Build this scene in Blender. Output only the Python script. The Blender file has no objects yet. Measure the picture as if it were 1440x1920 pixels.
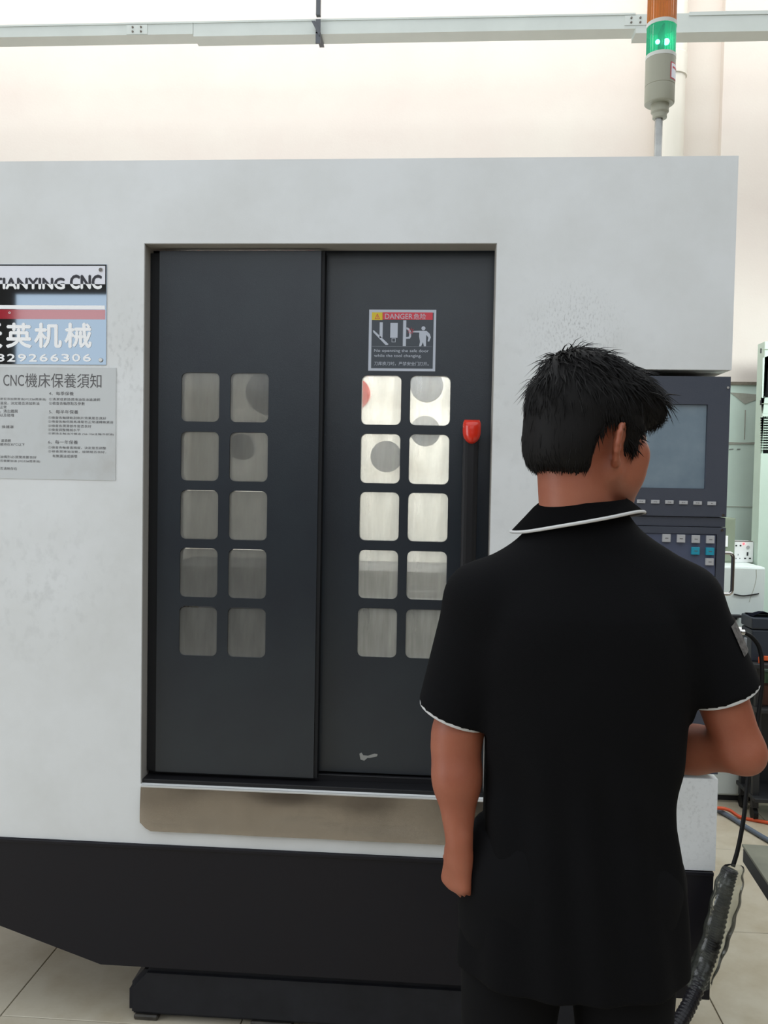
import bpy, bmesh, math, random
import numpy as np
from mathutils import Vector, Matrix, Euler

rnd = random.Random(7)
S = bpy.context.scene
COL = S.collection

# ------------------------------------------------------------------ camera, world, light, exposure
FPX = 1600.0
YAW, PIT, ROL = 0.06859204, 0.03733765, 0.01806104
CAM = np.array([0.0, -2.3, 1.5])
FZ = -0.045      # floor level (heights are counted from the camera, 1.545 m above the floor)


def cam_basis():
    f = np.array([-math.sin(YAW) * math.cos(PIT), math.cos(YAW) * math.cos(PIT), -math.sin(PIT)])
    r0 = np.array([math.cos(YAW), math.sin(YAW), 0])
    u0 = np.cross(r0, f)
    r = math.cos(ROL) * r0 + math.sin(ROL) * u0
    u = -math.sin(ROL) * r0 + math.cos(ROL) * u0
    return r, u, f


CR, CU, CF = cam_basis()


def at(px, py, Y=0.0):
    """the point of the vertical plane y = Y measured at this photograph pixel"""
    d = CF + CR * (px - 720) / FPX - CU * (py - 960) / FPX
    return Vector(CAM + d * (Y - CAM[1]) / d[1])


def atz(px, py, Z=0.0):
    """the point of the level plane z = Z measured at this photograph pixel"""
    d = CF + CR * (px - 720) / FPX - CU * (py - 960) / FPX
    return Vector(CAM + d * (Z - CAM[2]) / d[2])


cd = bpy.data.cameras.new('camera')
cam = bpy.data.objects.new('camera', cd)
COL.objects.link(cam)
M = Matrix((CR, CU, -CF)).transposed().to_4x4()
M.translation = Vector(CAM)
cam.matrix_world = M
cd.sensor_fit = 'VERTICAL'
cd.sensor_height = 24.0
cd.lens = FPX * 24.0 / 1920.0
cd.clip_start = 0.05
S.camera = cam

WORLD_STRENGTH = 1.45
w = bpy.data.worlds.new('sky')
S.world = w
w.use_nodes = True
bg = w.node_tree.nodes['Background']
bg.inputs[0].default_value = (0.90, 0.96, 1.0, 1)
bg.inputs[1].default_value = WORLD_STRENGTH

S.view_settings.view_transform = 'Standard'
S.view_settings.look = 'None'
S.view_settings.gamma = 1.0
S.view_settings.use_curve_mapping = False
S.view_settings.exposure = 0.0


def area(name, loc, rot, sx, sy, power, col):
    l = bpy.data.lights.new(name, 'AREA')
    l.shape = 'RECTANGLE'
    l.size, l.size_y = sx, sy
    l.energy = power
    l.color = col
    o = bpy.data.objects.new(name, l)
    COL.objects.link(o)
    o.location = loc
    o.rotation_euler = rot
    return o


# row of hall lamps high above the gap between machine and wall
area('hall_lamp', (0.4, 1.75, 4.6), (math.radians(12), 0, 0), 8.0, 0.7, 52, (1.0, 0.95, 0.88))
# fill light added to brighten the wall right of the machine, no real lamp
area('right_fill', (2.1, 1.3, 2.5), (math.radians(18), math.radians(16), 0), 1.2, .3, 17, (0.93, 1.0, 0.97))
# daylight from the yard gate far to the left
area('gate_daylight', (-5.4, -2.6, 2.0), (0, math.radians(-90), math.radians(18)), 3.0, 3.0, 110, (0.9, 0.95, 1.0))


# ------------------------------------------------------------------ materials
def lin(c):
    return tuple((x / 12.92 if x <= 0.04045 else ((x + 0.055) / 1.055) ** 2.4) for x in (v / 255.0 for v in c))


def mat(name, rgb, rough=0.5, metal=0.0, var=0.0, scale=6.0, rgb2=None, bump=0.0, bscale=60.0, emit=None, spec=0.5,
        detail=5.0, thr=(0.35, 0.75), stretch=None, coat=0.0, sss=0.0, ior=1.5):
    m = bpy.data.materials.new(name)
    m.use_nodes = True
    nt = m.node_tree
    b = nt.nodes['Principled BSDF']
    c = lin(rgb)
    b.inputs['Base Color'].default_value = (*c, 1)
    b.inputs['Roughness'].default_value = rough
    b.inputs['Metallic'].default_value = metal
    b.inputs['Specular IOR Level'].default_value = spec
    b.inputs['Coat Weight'].default_value = coat
    b.inputs['IOR'].default_value = ior
    if sss:
        b.inputs['Subsurface Weight'].default_value = sss
        b.inputs['Subsurface Radius'].default_value = (0.012, 0.004, 0.002)
        b.inputs['Subsurface Scale'].default_value = 1.0
    tc = nt.nodes.new('ShaderNodeTexCoord')
    co = tc.outputs['Object']
    if stretch:
        mp = nt.nodes.new('ShaderNodeMapping')
        mp.inputs['Scale'].default_value = stretch
        nt.links.new(co, mp.inputs[0])
        co = mp.outputs[0]
    if rgb2 is not None or var:
        n = nt.nodes.new('ShaderNodeTexNoise')
        n.inputs['Scale'].default_value = scale
        n.inputs['Detail'].default_value = detail
        n.inputs['Roughness'].default_value = 0.62
        nt.links.new(co, n.inputs['Vector'])
        r = nt.nodes.new('ShaderNodeValToRGB')
        r.color_ramp.elements[0].position = thr[0]
        r.color_ramp.elements[1].position = thr[1]
        c2 = lin(rgb2) if rgb2 is not None else tuple(x * (1 - var) for x in c)
        r.color_ramp.elements[0].color = (*c, 1)
        r.color_ramp.elements[1].color = (*c2, 1)
        nt.links.new(n.outputs['Fac'], r.inputs['Fac'])
        nt.links.new(r.outputs['Color'], b.inputs['Base Color'])
    if bump:
        n2 = nt.nodes.new('ShaderNodeTexNoise')
        n2.inputs['Scale'].default_value = bscale
        n2.inputs['Detail'].default_value = 3
        nt.links.new(co, n2.inputs['Vector'])
        bp = nt.nodes.new('ShaderNodeBump')
        bp.inputs['Strength'].default_value = bump
        bp.inputs['Distance'].default_value = 0.01
        nt.links.new(n2.outputs['Fac'], bp.inputs['Height'])
        nt.links.new(bp.outputs['Normal'], b.inputs['Normal'])
    if emit:
        b.inputs['Emission Color'].default_value = (*lin(emit[0]), 1)
        b.inputs['Emission Strength'].default_value = emit[1]
    return m


def smudge(m, spots, rgb):
    """dirt of its own shape: noisy patches around fixed points of the painted sheet (object coordinates)"""
    nt = m.node_tree
    b = nt.nodes['Principled BSDF']
    src = b.inputs['Base Color'].links[0].from_socket
    tc = nt.nodes.new('ShaderNodeTexCoord')
    for (x, y, z), r, sc, amt in spots:
        dist = nt.nodes.new('ShaderNodeVectorMath')
        dist.operation = 'DISTANCE'
        dist.inputs[1].default_value = (x, y, z)
        nt.links.new(tc.outputs['Object'], dist.inputs[0])
        mr = nt.nodes.new('ShaderNodeMapRange')
        mr.inputs[1].default_value = r
        mr.inputs[2].default_value = 0
        nt.links.new(dist.outputs['Value'], mr.inputs[0])
        mp = nt.nodes.new('ShaderNodeMapping')
        mp.inputs['Scale'].default_value = sc
        nt.links.new(tc.outputs['Object'], mp.inputs[0])
        nz = nt.nodes.new('ShaderNodeTexNoise')
        nz.inputs['Detail'].default_value = 4
        nt.links.new(mp.outputs[0], nz.inputs['Vector'])
        r2 = nt.nodes.new('ShaderNodeMapRange')
        r2.inputs[1].default_value = .52
        r2.inputs[2].default_value = .72
        nt.links.new(nz.outputs['Fac'], r2.inputs[0])
        mu = nt.nodes.new('ShaderNodeMath')
        mu.operation = 'MULTIPLY'
        nt.links.new(mr.outputs[0], mu.inputs[0])
        nt.links.new(r2.outputs[0], mu.inputs[1])
        m2 = nt.nodes.new('ShaderNodeMath')
        m2.operation = 'MULTIPLY'
        m2.inputs[1].default_value = amt
        nt.links.new(mu.outputs[0], m2.inputs[0])
        mx = nt.nodes.new('ShaderNodeMix')
        mx.data_type = 'RGBA'
        nt.links.new(m2.outputs[0], mx.inputs['Factor'])
        nt.links.new(src, mx.inputs['A'])
        mx.inputs['B'].default_value = (*lin(rgb), 1)
        src = mx.outputs['Result']
    nt.links.new(src, b.inputs['Base Color'])


def glassy(name, tint, grime, amount, rough=0.08, streak=(60, 60, 5), glow=None):
    """a see-through sheet with a streaky film of dirt on it"""
    m = bpy.data.materials.new(name)
    m.use_nodes = True
    nt = m.node_tree
    for n in list(nt.nodes):
        nt.nodes.remove(n)
    out = nt.nodes.new('ShaderNodeOutputMaterial')
    tr = nt.nodes.new('ShaderNodeBsdfTransparent')
    tr.inputs[0].default_value = (*tint, 1)
    df = nt.nodes.new('ShaderNodeBsdfDiffuse')
    df.inputs[0].default_value = (*lin(grime), 1)
    tl = nt.nodes.new('ShaderNodeBsdfTranslucent')
    tl.inputs[0].default_value = (*lin(grime), 1)
    m0 = nt.nodes.new('ShaderNodeMixShader')
    nt.links.new(df.outputs[0], m0.inputs[1])
    nt.links.new(tl.outputs[0], m0.inputs[2])
    gl = nt.nodes.new('ShaderNodeBsdfGlossy')
    gl.inputs['Roughness'].default_value = rough
    tc = nt.nodes.new('ShaderNodeTexCoord')
    mp = nt.nodes.new('ShaderNodeMapping')
    mp.inputs['Scale'].default_value = streak
    nz = nt.nodes.new('ShaderNodeTexNoise')
    nz.inputs['Scale'].default_value = 1.0
    nz.inputs['Detail'].default_value = 5
    nt.links.new(tc.outputs['Object'], mp.inputs[0])
    nt.links.new(mp.outputs[0], nz.inputs['Vector'])
    mr = nt.nodes.new('ShaderNodeMapRange')
    mr.inputs[1].default_value = 0.3
    mr.inputs[2].default_value = 0.7
    mr.inputs[3].default_value = max(0, amount - 0.18)
    mr.inputs[4].default_value = min(1, amount + 0.18)
    nt.links.new(nz.outputs['Fac'], mr.inputs[0])
    m1 = nt.nodes.new('ShaderNodeMixShader')
    nt.links.new(mr.outputs[0], m1.inputs[0])
    nt.links.new(tr.outputs[0], m1.inputs[1])
    nt.links.new(m0.outputs[0], m1.inputs[2])
    fr = nt.nodes.new('ShaderNodeFresnel')
    fr.inputs[0].default_value = 1.45
    m2 = nt.nodes.new('ShaderNodeMixShader')
    nt.links.new(fr.outputs[0], m2.inputs[0])
    nt.links.new(m1.outputs[0], m2.inputs[1])
    nt.links.new(gl.outputs[0], m2.inputs[2])
    res = m2.outputs[0]
    if glow:                                   # a lamp that is switched on
        em = nt.nodes.new('ShaderNodeEmission')
        em.inputs[0].default_value = (*glow, 1)
        ad = nt.nodes.new('ShaderNodeAddShader')
        nt.links.new(res, ad.inputs[0])
        nt.links.new(em.outputs[0], ad.inputs[1])
        res = ad.outputs[0]
    nt.links.new(res, out.inputs[0])
    return m


MT = {
    'enamel': mat('white_enamel', (228, 230, 231), 0.38, rgb2=(212, 213, 211), scale=2.2, bump=0.02, bscale=220, thr=(0.42, 0.8)),
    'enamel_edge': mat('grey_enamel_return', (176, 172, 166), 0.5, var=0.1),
    'door': mat('charcoal_paint', (37, 44, 51), 0.3, rgb2=(30, 35, 44), scale=5, bump=0.05, bscale=500, spec=0.62),
    'door_dark': mat('black_rubber', (20, 21, 24), 0.6, spec=0.3),
    'handle': mat('black_handle', (24, 24, 27), 0.42, spec=0.4),
    'red': mat('red_plastic', (214, 44, 22), 0.3, coat=0.3),
    'steel': mat('stainless_sheet', (212, 204, 196), 0.2, 1.0, var=0.12, scale=8, bump=0.05, bscale=3.2, stretch=(1, 1, 0.6)),
    'chrome': mat('polished_steel', (205, 203, 200), 0.14, 1.0),
    'base': mat('blue_black_paint', (17, 17, 26), 0.42, rgb2=(20, 17, 24), scale=2, spec=0.35, bump=0.04, bscale=260),
    'iron': mat('black_cast_iron', (36, 37, 42), 0.65, rgb2=(28, 28, 32), scale=12, spec=0.3, bump=0.15, bscale=60),
    'oily': mat('oily_iron', (66, 62, 55), 0.55, rgb2=(38, 36, 34), scale=20),
    'interior': mat('interior_paint', (226, 226, 220), 0.5, rgb2=(196, 192, 182), scale=4),
    'grey_metal': mat('grey_steel', (138, 142, 148), 0.55, 0.0, var=0.15, scale=10),
    'black_plate': mat('black_mirror_plate', (150, 164, 178), 0.03, 1.0),
    'white_print': mat('white_print', (253, 253, 254), 0.4),
    'dark_print': mat('dark_print', (52, 52, 60), 0.4),
    'plate_white': mat('plate_pale_band', (236, 237, 245), 0.25),
    'plate_red': mat('plate_red_band', (176, 34, 52), 0.06, ior=2.6),
    'paper': mat('grey_notice_sheet', (203, 206, 207), 0.45, rgb2=(190, 190, 188), scale=7, thr=(0.5, 0.8)),
    'ink': mat('grey_ink', (92, 90, 92), 0.6),
    'stick_grey': mat('sticker_pale_grey', (188, 194, 206), 0.35),
    'stick_dark': mat('sticker_charcoal', (66, 72, 80), 0.35),
    'stick_red': mat('sticker_red', (206, 62, 76), 0.35),
    'stick_yellow': mat('sticker_yellow', (214, 190, 42), 0.35),
    'console': mat('console_slate', (62, 67, 79), 0.42, rgb2=(70, 73, 84), scale=4, bump=0.06, bscale=400),
    'keypad': mat('keypad_blue_grey', (76, 82, 104), 0.5),
    'key_grey': mat('key_grey', (178, 178, 180), 0.45),
    'key_teal': mat('key_teal', (34, 146, 172), 0.4),
    'screen': mat('dusty_screen', (130, 145, 156), 0.28, rgb2=(98, 116, 130), scale=7, thr=(0.3, 0.8), spec=0.7),
    'beige': mat('signal_grey_beige', (158, 157, 140), 0.4),
    'ring': mat('pale_ring', (205, 207, 200), 0.4),
    'alu': mat('dull_aluminium', (165, 165, 162), 0.35, 0.8, var=0.3, scale=25),
    'pvc': mat('cream_pvc', (232, 228, 216), 0.35),
    'trunk': mat('galvanised_trunking', (208, 213, 207), 0.45, 0.15, var=0.08, scale=5),
    'strut': mat('grey_strut', (92, 94, 98), 0.45, 0.5),
    'bolt': mat('brown_bolt', (120, 112, 104), 0.5, 0.4),
    'wall': mat('cream_wall', (233, 226, 217), 0.8, rgb2=(228, 217, 209), scale=1.3, bump=0.04, bscale=90, thr=(0.35, 0.7)),
    'wall_green': mat('pale_green_wall', (216, 236, 225), 0.6, rgb2=(206, 226, 214), scale=3),
    'plaster': mat('grey_plaster', (172, 174, 162), 0.85, rgb2=(150, 152, 140), scale=18),
    'stripe': mat('brown_grit', (112, 105, 92), 0.85, rgb2=(134, 128, 114), scale=60),
    'tile': mat('beige_floor_tile', (196, 188, 170), 0.32, rgb2=(166, 152, 126), scale=4.5, thr=(0.42, 0.82), bump=0.03, bscale=40),
    'grout': mat('dark_grout', (92, 88, 82), 0.9),
    'skin': mat('skin', (162, 97, 72), 0.5, rgb2=(146, 79, 57), scale=9, bump=0.04, bscale=350, sss=0.12, thr=(0.35, 0.75)),
    'hair': mat('black_hair', (15, 13, 13), 0.6, spec=0.2),
    'shirt': mat('black_knit', (13, 13, 15), 0.9, spec=0.12, bump=0.12, bscale=700),
    'trouser': mat('black_trouser', (16, 16, 18), 0.9, spec=0.12),
    'shoe': mat('black_shoe', (22, 21, 21), 0.45),
    'piping': mat('white_piping', (206, 206, 206), 0.8),
    'badge': mat('grey_badge', (150, 145, 142), 0.8, rgb2=(112, 108, 106), scale=120, thr=(0.45, 0.6)),
    'eye': mat('eye_white', (214, 206, 200), 0.2),
    'iris': mat('dark_iris', (24, 16, 12), 0.15),
    'box_white': mat('pale_cabinet', (222, 231, 229), 0.4, rgb2=(212, 221, 219), scale=4),
    'box_green': mat('pale_green_cabinet', (206, 226, 213), 0.45, var=0.06),
    'board': mat('grey_green_board', (140, 152, 132), 0.6, var=0.1),
    'wire': mat('black_rubber_cable', (13, 13, 14), 0.55, spec=0.25),
    'navy': mat('navy_plastic', (36, 44, 56), 0.5, var=0.2),
    'cloth': mat('dark_blue_cloth', (26, 30, 44), 0.95, spec=0.1),
    'orange': mat('orange_plastic', (222, 96, 44), 0.45),
    'brown': mat('brown_carton', (84, 52, 38), 0.8, var=0.2),
    'green': mat('green_plastic', (88, 128, 96), 0.5),
    'dark': mat('dark_trolley', (30, 31, 34), 0.55),
    'hose_orange': mat('orange_hose', (214, 84, 40), 0.45),
    'hose_blue': mat('slate_hose', (92, 104, 120), 0.45),
    'bench': mat('worn_bench_top', (120, 120, 104), 0.55, rgb2=(96, 96, 84), scale=8),
    'bench_dark': mat('bench_edge', (38, 38, 36), 0.6),
    'led_red': mat('red_indicator', (240, 90, 90), 0.3, emit=((255, 70, 80), 3.0)),
    'slot': mat('socket_slot', (40, 42, 46), 0.7),
    'conduit': mat('black_conduit', (30, 29, 34), 0.4),
    'rear': mat('rear_wall_paint', (92, 82, 72), 0.8, rgb2=(70, 60, 52), scale=0.6),
    'scuff': mat('pale_scuff', (150, 150, 146), 0.7),
}
MT['lip'] = mat('brushed_edge', (206, 206, 204), 0.5, 0.3)
MT['table'] = mat('worn_machine_table', (96, 98, 102), 0.5, 0.2, rgb2=(70, 72, 78), scale=6)
MT['screen_dark'] = mat('dark_glass', (34, 36, 36), 0.15)
MT['pane_pale'] = glassy('pane_hazy', (0.92, 0.93, 0.92), (226, 226, 220), 0.40, streak=(22, 22, 3))
MT['pane_grey'] = glassy('pane_dark_grey', (0.52, 0.53, 0.53), (164, 164, 160), 0.5, streak=(16, 16, 3))  # darker tint and greyer film than the pale panes
MT['film'] = glassy('clear_film', (0.95, 0.96, 0.94), (190, 196, 184), 0.12, 0.15, (14, 14, 14))
MT['lens_green'] = glassy('green_lens', (0.10, 0.80, 0.55), (20, 190, 130), 0.36, 0.05, (3, 3, 3), (0.0, 0.10, 0.058))
MT['lens_amber'] = glassy('amber_lens', (1.0, 0.42, 0.03), (255, 146, 20), 0.86, 0.05, (3, 3, 3))
MT['bulb'] = mat('lit_bulb', (220, 255, 240), 0.3, emit=((215, 255, 240), 22.0))


# ------------------------------------------------------------------ builders
def link(o, parent=None):
    COL.objects.link(o)
    if parent is not None:
        o.parent = parent
    return o


def empty(name, loc, label, cat, group=None):
    o = bpy.data.objects.new(name, None)
    o.location = loc
    COL.objects.link(o)
    o.empty_display_size = 0.1
    o['label'] = label
    o['category'] = cat
    if group:
        o['group'] = group
    return o


def tag(o, label=None, cat=None, group=None, kind=None):
    for k, v in (('label', label), ('category', cat), ('group', group), ('kind', kind)):
        if v:
            o[k] = v
    return o


def base_of(parent):
    """world offset of a parent (parents here are only ever translated)"""
    v = Vector((0, 0, 0))
    while parent is not None:
        v += parent.location
        parent = parent.parent
    return v


def emit_mesh(name, bm, m, parent=None, smooth=False, origin=None):
    """link a bmesh built in world coordinates as one object; its origin goes to its own centre"""
    me = bpy.data.meshes.new(name)
    if origin is None:
        vs = [v.co for v in bm.verts]
        lo = Vector([min(v[i] for v in vs) for i in range(3)])
        hi = Vector([max(v[i] for v in vs) for i in range(3)])
        origin = Vector(((lo.x + hi.x) / 2, (lo.y + hi.y) / 2, lo.z))
    bmesh.ops.translate(bm, verts=bm.verts, vec=-Vector(origin))
    bmesh.ops.recalc_face_normals(bm, faces=bm.faces)
    bm.to_mesh(me)
    bm.free()
    if m is not None:
        me.materials.append(m)
    if smooth:
        me.polygons.foreach_set('use_smooth', [True] * len(me.polygons))
    if smooth:
        me.set_sharp_from_angle(angle=math.radians(38))
    o = bpy.data.objects.new(name, me)
    link(o, parent)
    o.location = Vector(origin) - base_of(parent)
    return o


def add_box(bm, x0, x1, y0, y1, z0, z1, bev=0.0, seg=2):
    t = bmesh.new()
    bmesh.ops.create_cube(t, size=1.0)
    for v in t.verts:
        v.co = Vector((x0 + (v.co.x + .5) * (x1 - x0), y0 + (v.co.y + .5) * (y1 - y0), z0 + (v.co.z + .5) * (z1 - z0)))
    if bev:
        bmesh.ops.bevel(t, geom=list(t.edges), offset=bev, segments=seg, affect='EDGES', profile=0.5)
    join(bm, t)


def join(bm, t):
    me = bpy.data.meshes.new('tmp')
    t.to_mesh(me)
    t.free()
    bm.from_mesh(me)
    bpy.data.meshes.remove(me)


def box(name, x0, x1, y0, y1, z0, z1, m, parent=None, bev=0.0):
    bm = bmesh.new()
    add_box(bm, x0, x1, y0, y1, z0, z1, bev)
    return emit_mesh(name, bm, m, parent)


def add_tube(bm, pts, r, seg=12, cap=True):
    """a tube along a polyline; r is a number or one radius for each point"""
    pts = [Vector(p) for p in pts]
    rs = r if isinstance(r, (list, tuple)) else [r] * len(pts)
    rings = []
    prev = None
    for i, p in enumerate(pts):
        a = pts[max(i - 1, 0)]
        b = pts[min(i + 1, len(pts) - 1)]
        t = (b - a).normalized()
        if prev is None:
            n = t.orthogonal().normalized()
        else:
            n = (prev - t * prev.dot(t)).normalized()
        prev = n
        q = t.cross(n)
        rings.append([bm.verts.new(p + (n * math.cos(2 * math.pi * k / seg) + q * math.sin(2 * math.pi * k / seg)) * rs[i]) for k in range(seg)])
    for a, b in zip(rings, rings[1:]):
        for k in range(seg):
            bm.faces.new((a[k], a[(k + 1) % seg], b[(k + 1) % seg], b[k]))
    if cap:
        bm.faces.new(rings[0][::-1])
        bm.faces.new(rings[-1])


def smooth_path(pts, n=8):
    """Catmull-Rom through the points"""
    P = [Vector(p) for p in pts]
    P = [P[0] * 2 - P[1]] + P + [P[-1] * 2 - P[-2]]
    out = []
    for i in range(1, len(P) - 2):
        for k in range(n):
            t = k / n
            a, b, c, d = P[i - 1], P[i], P[i + 1], P[i + 2]
            out.append(0.5 * ((2 * b) + (c - a) * t + (2 * a - 5 * b + 4 * c - d) * t * t + (3 * b - a - 3 * c + d) * t ** 3))
    out.append(P[-2])
    return out


def add_lathe(bm, cx, cy, prof, seg=32, ribs=0.0):
    """revolve (radius, z) pairs about a vertical axis; ribs alternates the radius"""
    rings = []
    for r, z in prof:
        rings.append([bm.verts.new((cx + (r - (ribs if k % 2 else 0)) * math.cos(2 * math.pi * k / seg),
                                    cy + (r - (ribs if k % 2 else 0)) * math.sin(2 * math.pi * k / seg), z)) for k in range(seg)])
    for a, b in zip(rings, rings[1:]):
        for k in range(seg):
            bm.faces.new((a[k], a[(k + 1) % seg], b[(k + 1) % seg], b[k]))
    bm.faces.new(rings[0][::-1])
    bm.faces.new(rings[-1])


def lathe(name, cx, cy, prof, m, parent=None, seg=32, ribs=0.0):
    bm = bmesh.new()
    add_lathe(bm, cx, cy, prof, seg, ribs)
    o = emit_mesh(name, bm, m, parent, smooth=not ribs)
    return o


def rrect(x0, x1, z0, z1, r, n=5):
    out = []
    for cx, cz, a0 in ((x1 - r, z1 - r, 0), (x0 + r, z1 - r, 90), (x0 + r, z0 + r, 180), (x1 - r, z0 + r, 270)):
        for k in range(n + 1):
            a = math.radians(a0 + 90 * k / n)
            out.append((cx + r * math.cos(a), cz + r * math.sin(a)))
    return out


def rect(x0, x1, z0, z1):
    return [(x0, z0), (x1, z0), (x1, z1), (x0, z1)]


def circ(cx, cz, r, n=20):
    return [(cx + r * math.cos(2 * math.pi * k / n), cz + r * math.sin(2 * math.pi * k / n)) for k in range(n)]


def curve_mesh(loops, half):
    c = bpy.data.curves.new('tmp', 'CURVE')
    c.dimensions = '2D'
    c.fill_mode = 'BOTH'
    c.extrude = half
    for lp in loops:
        s = c.splines.new('POLY')
        s.points.add(len(lp) - 1)
        for p, q in zip(s.points, lp):
            p.co = (q[0], q[1], 0, 1)
        s.use_cyclic_u = True
    o = bpy.data.objects.new('tmp', c)
    me = bpy.data.meshes.new_from_object(o)
    bpy.data.objects.remove(o)
    bpy.data.curves.remove(c)
    return me


def add_plate(bm, loops, y0, y1):
    """an upright sheet between y0 and y1; loops[0] is the outline in (x, z), the others are holes"""
    me = curve_mesh(loops, abs(y1 - y0) / 2)
    ym = (y0 + y1) / 2
    for v in me.vertices:
        v.co = (v.co.x, ym - v.co.z, v.co.y)
    bm.from_mesh(me)
    bpy.data.meshes.remove(me)


def plate(name, loops, y0, y1, m, parent=None):
    bm = bmesh.new()
    add_plate(bm, loops, y0, y1)
    bmesh.ops.remove_doubles(bm, verts=bm.verts, dist=1e-6)
    return emit_mesh(name, bm, m, parent)


def text_mesh(body):
    c = bpy.data.curves.new('tmp', 'FONT')
    c.body = body
    c.size = 1.0
    c.resolution_u = 3
    o = bpy.data.objects.new('tmp', c)
    me = bpy.data.meshes.new_from_object(o)
    bpy.data.objects.remove(o)
    bpy.data.curves.remove(c)
    return me


def add_text(bm, body, x0, x1, z0, z1, y, bold=0.0, split=None):
    """flat lettering laid on the plane y, filling the box; split = (z, 'above' / 'below') keeps one side"""
    if bold:
        d = bold * (z1 - z0)      # heavier strokes: the letter laid down several times, slightly shifted
        for k, (u, v) in enumerate(((0, 0), (1, 0), (-1, 0), (0, 1), (0, -1))):
            add_text(bm, body, x0 + d + u * d, x1 - d + u * d, z0 + d + v * d, z1 - d + v * d, y - k * .00004, 0, split)
        return
    me = text_mesh(body)
    if len(me.vertices) == 0:
        bpy.data.meshes.remove(me)
        return
    xs = [v.co.x for v in me.vertices]
    ys = [v.co.y for v in me.vertices]
    sx = (x1 - x0) / max(max(xs) - min(xs), 1e-6)
    sz = (z1 - z0) / max(max(ys) - min(ys), 1e-6)
    ax, ay = min(xs), min(ys)
    for v in me.vertices:
        v.co = (x0 + (v.co.x - ax) * sx, y, z0 + (v.co.y - ay) * sz)
    t = bmesh.new()
    t.from_mesh(me)
    bpy.data.meshes.remove(me)
    if split:
        z, side = split
        bmesh.ops.bisect_plane(t, geom=list(t.verts) + list(t.edges) + list(t.faces), plane_co=(0, 0, z), plane_no=(0, 0, 1),
                               clear_outer=(side == 'below'), clear_inner=(side == 'above'))
    join(bm, t)


def copy_piece(o, name, loc, parent):
    c = o.copy()
    c.name = name
    c.location = loc
    COL.objects.link(c)
    c.parent = parent
    return c


# ------------------------------------------------------------------ setting
floor = box('floor', -6.2, 6.2, -7.2, 2.50, FZ - .06, FZ - .012, MT['grout'])
tag(floor, 'beige tiled workshop floor with dark joints', kind='structure')
TS = 0.6875
tb = bmesh.new()
add_box(tb, -TS / 2 + .0016, TS / 2 - .0016, -TS / 2 + .0016, TS / 2 - .0016, FZ - 0.012, FZ, 0.0012, 1)
first = None
for i in range(-6, 10):
    for j in range(-8, 4):
        if i > 8 and j > 2:
            continue
        cx = -1.228 + TS * (i + .5)
        cy = -0.001 + TS * (j + .5)
        if first is None:
            first = emit_mesh('tile', tb, MT['tile'], floor, origin=Vector((0, 0, FZ - 0.012)))
            o = first
        else:
            o = copy_piece(first, 'tile', (0, 0, 0), floor)
        o.location = Vector((cx, cy, FZ - 0.012)) - base_of(floor)
        o.rotation_euler = (0, 0, math.pi / 2 * rnd.randrange(4))

WY = 2.50
wall = box('wall_back', -6.2, 6.2, WY, WY + .14, FZ - .06, 5.2, MT['wall'])
tag(wall, 'overlit cream painted back wall of the workshop', kind='structure')
xp = at(1356, 150, WY - .05).x
pil = box('trim_1', xp, xp + 0.62, WY - .05, WY, FZ, 5.2, MT['wall'])
tag(pil, 'shallow cream wall pilaster to the right of the pipe', kind='structure')
zt = at(1395, 722, WY - .06).z
wg = box('trim_2', xp + .002, xp + 0.615, WY - .062, WY - .05, FZ, zt, MT['wall_green'])
tag(wg, 'pale green wainscot on the wall right of the machine', kind='structure')
st = box('trim_3', xp + .002, at(1421, 720, WY - .07).x, WY - .07, WY - .05, zt, zt + .016, MT['stripe'])
tag(st, 'thin brown gritty strip along the top of the wainscot', kind='structure')
YW = WY - .0625


def wpoly(name, pix, m, th=.002):
    pts = [at(x, y, YW) for x, y in pix]
    return plate(name, [[(p.x, p.z) for p in pts]], YW - th, YW, m, wg)


wpoly('plaster_patch', [(1368, 736), (1402, 738), (1422, 740), (1420, 749), (1406, 754), (1397, 758), (1389, 752), (1378, 743)], MT['plaster'])
wpoly('mortar_line', [(1366, 829), (1395, 830), (1418, 829), (1417, 833), (1392, 833), (1366, 834)], MT['plaster'])
wpoly('crack', [(1396.4, 769), (1398.2, 769), (1396.6, 824), (1395, 824)], MT['plaster'])
wpoly('tile_joint', [(1362, 949.4), (1418, 950.2), (1418, 951.2), (1362, 950.4)], MT['plaster'])
wpoly('scratch', [(1367, 842), (1375, 841.4), (1375, 842.6), (1367, 843.2)], MT['ink'])
wpoly('scratch', [(1382, 841.6), (1388, 841.4), (1388, 842.6), (1382, 843)], MT['ink'])

# the rest of the hall, seen only in reflections
rear = plate('wall_rear', [rect(-6.2, 6.2, FZ - .06, 5.2), rect(-4.95, -3.72, 2.45, 3.56), rect(-3.3, -1.8, 2.5, 4.5), rect(-1.7, -.2, 2.5, 4.5), rect(-.1, 1.4, 2.5, 4.5), rect(1.5, 3.0, 2.5, 4.5)],
             -7.3, -7.2, MT['rear'])
tag(rear, 'dull brown rear wall with window openings', kind='structure')
lw = box('wall_left', -6.3, -6.2, -7.3, WY + .14, FZ - .06, 5.2, MT['rear'])
tag(lw, 'plain left wall of the hall', kind='structure')
rw = box('wall_right', 6.2, 6.3, -7.3, WY + .14, FZ - .06, 5.2, MT['rear'])
tag(rw, 'plain right wall of the hall', kind='structure')

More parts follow.
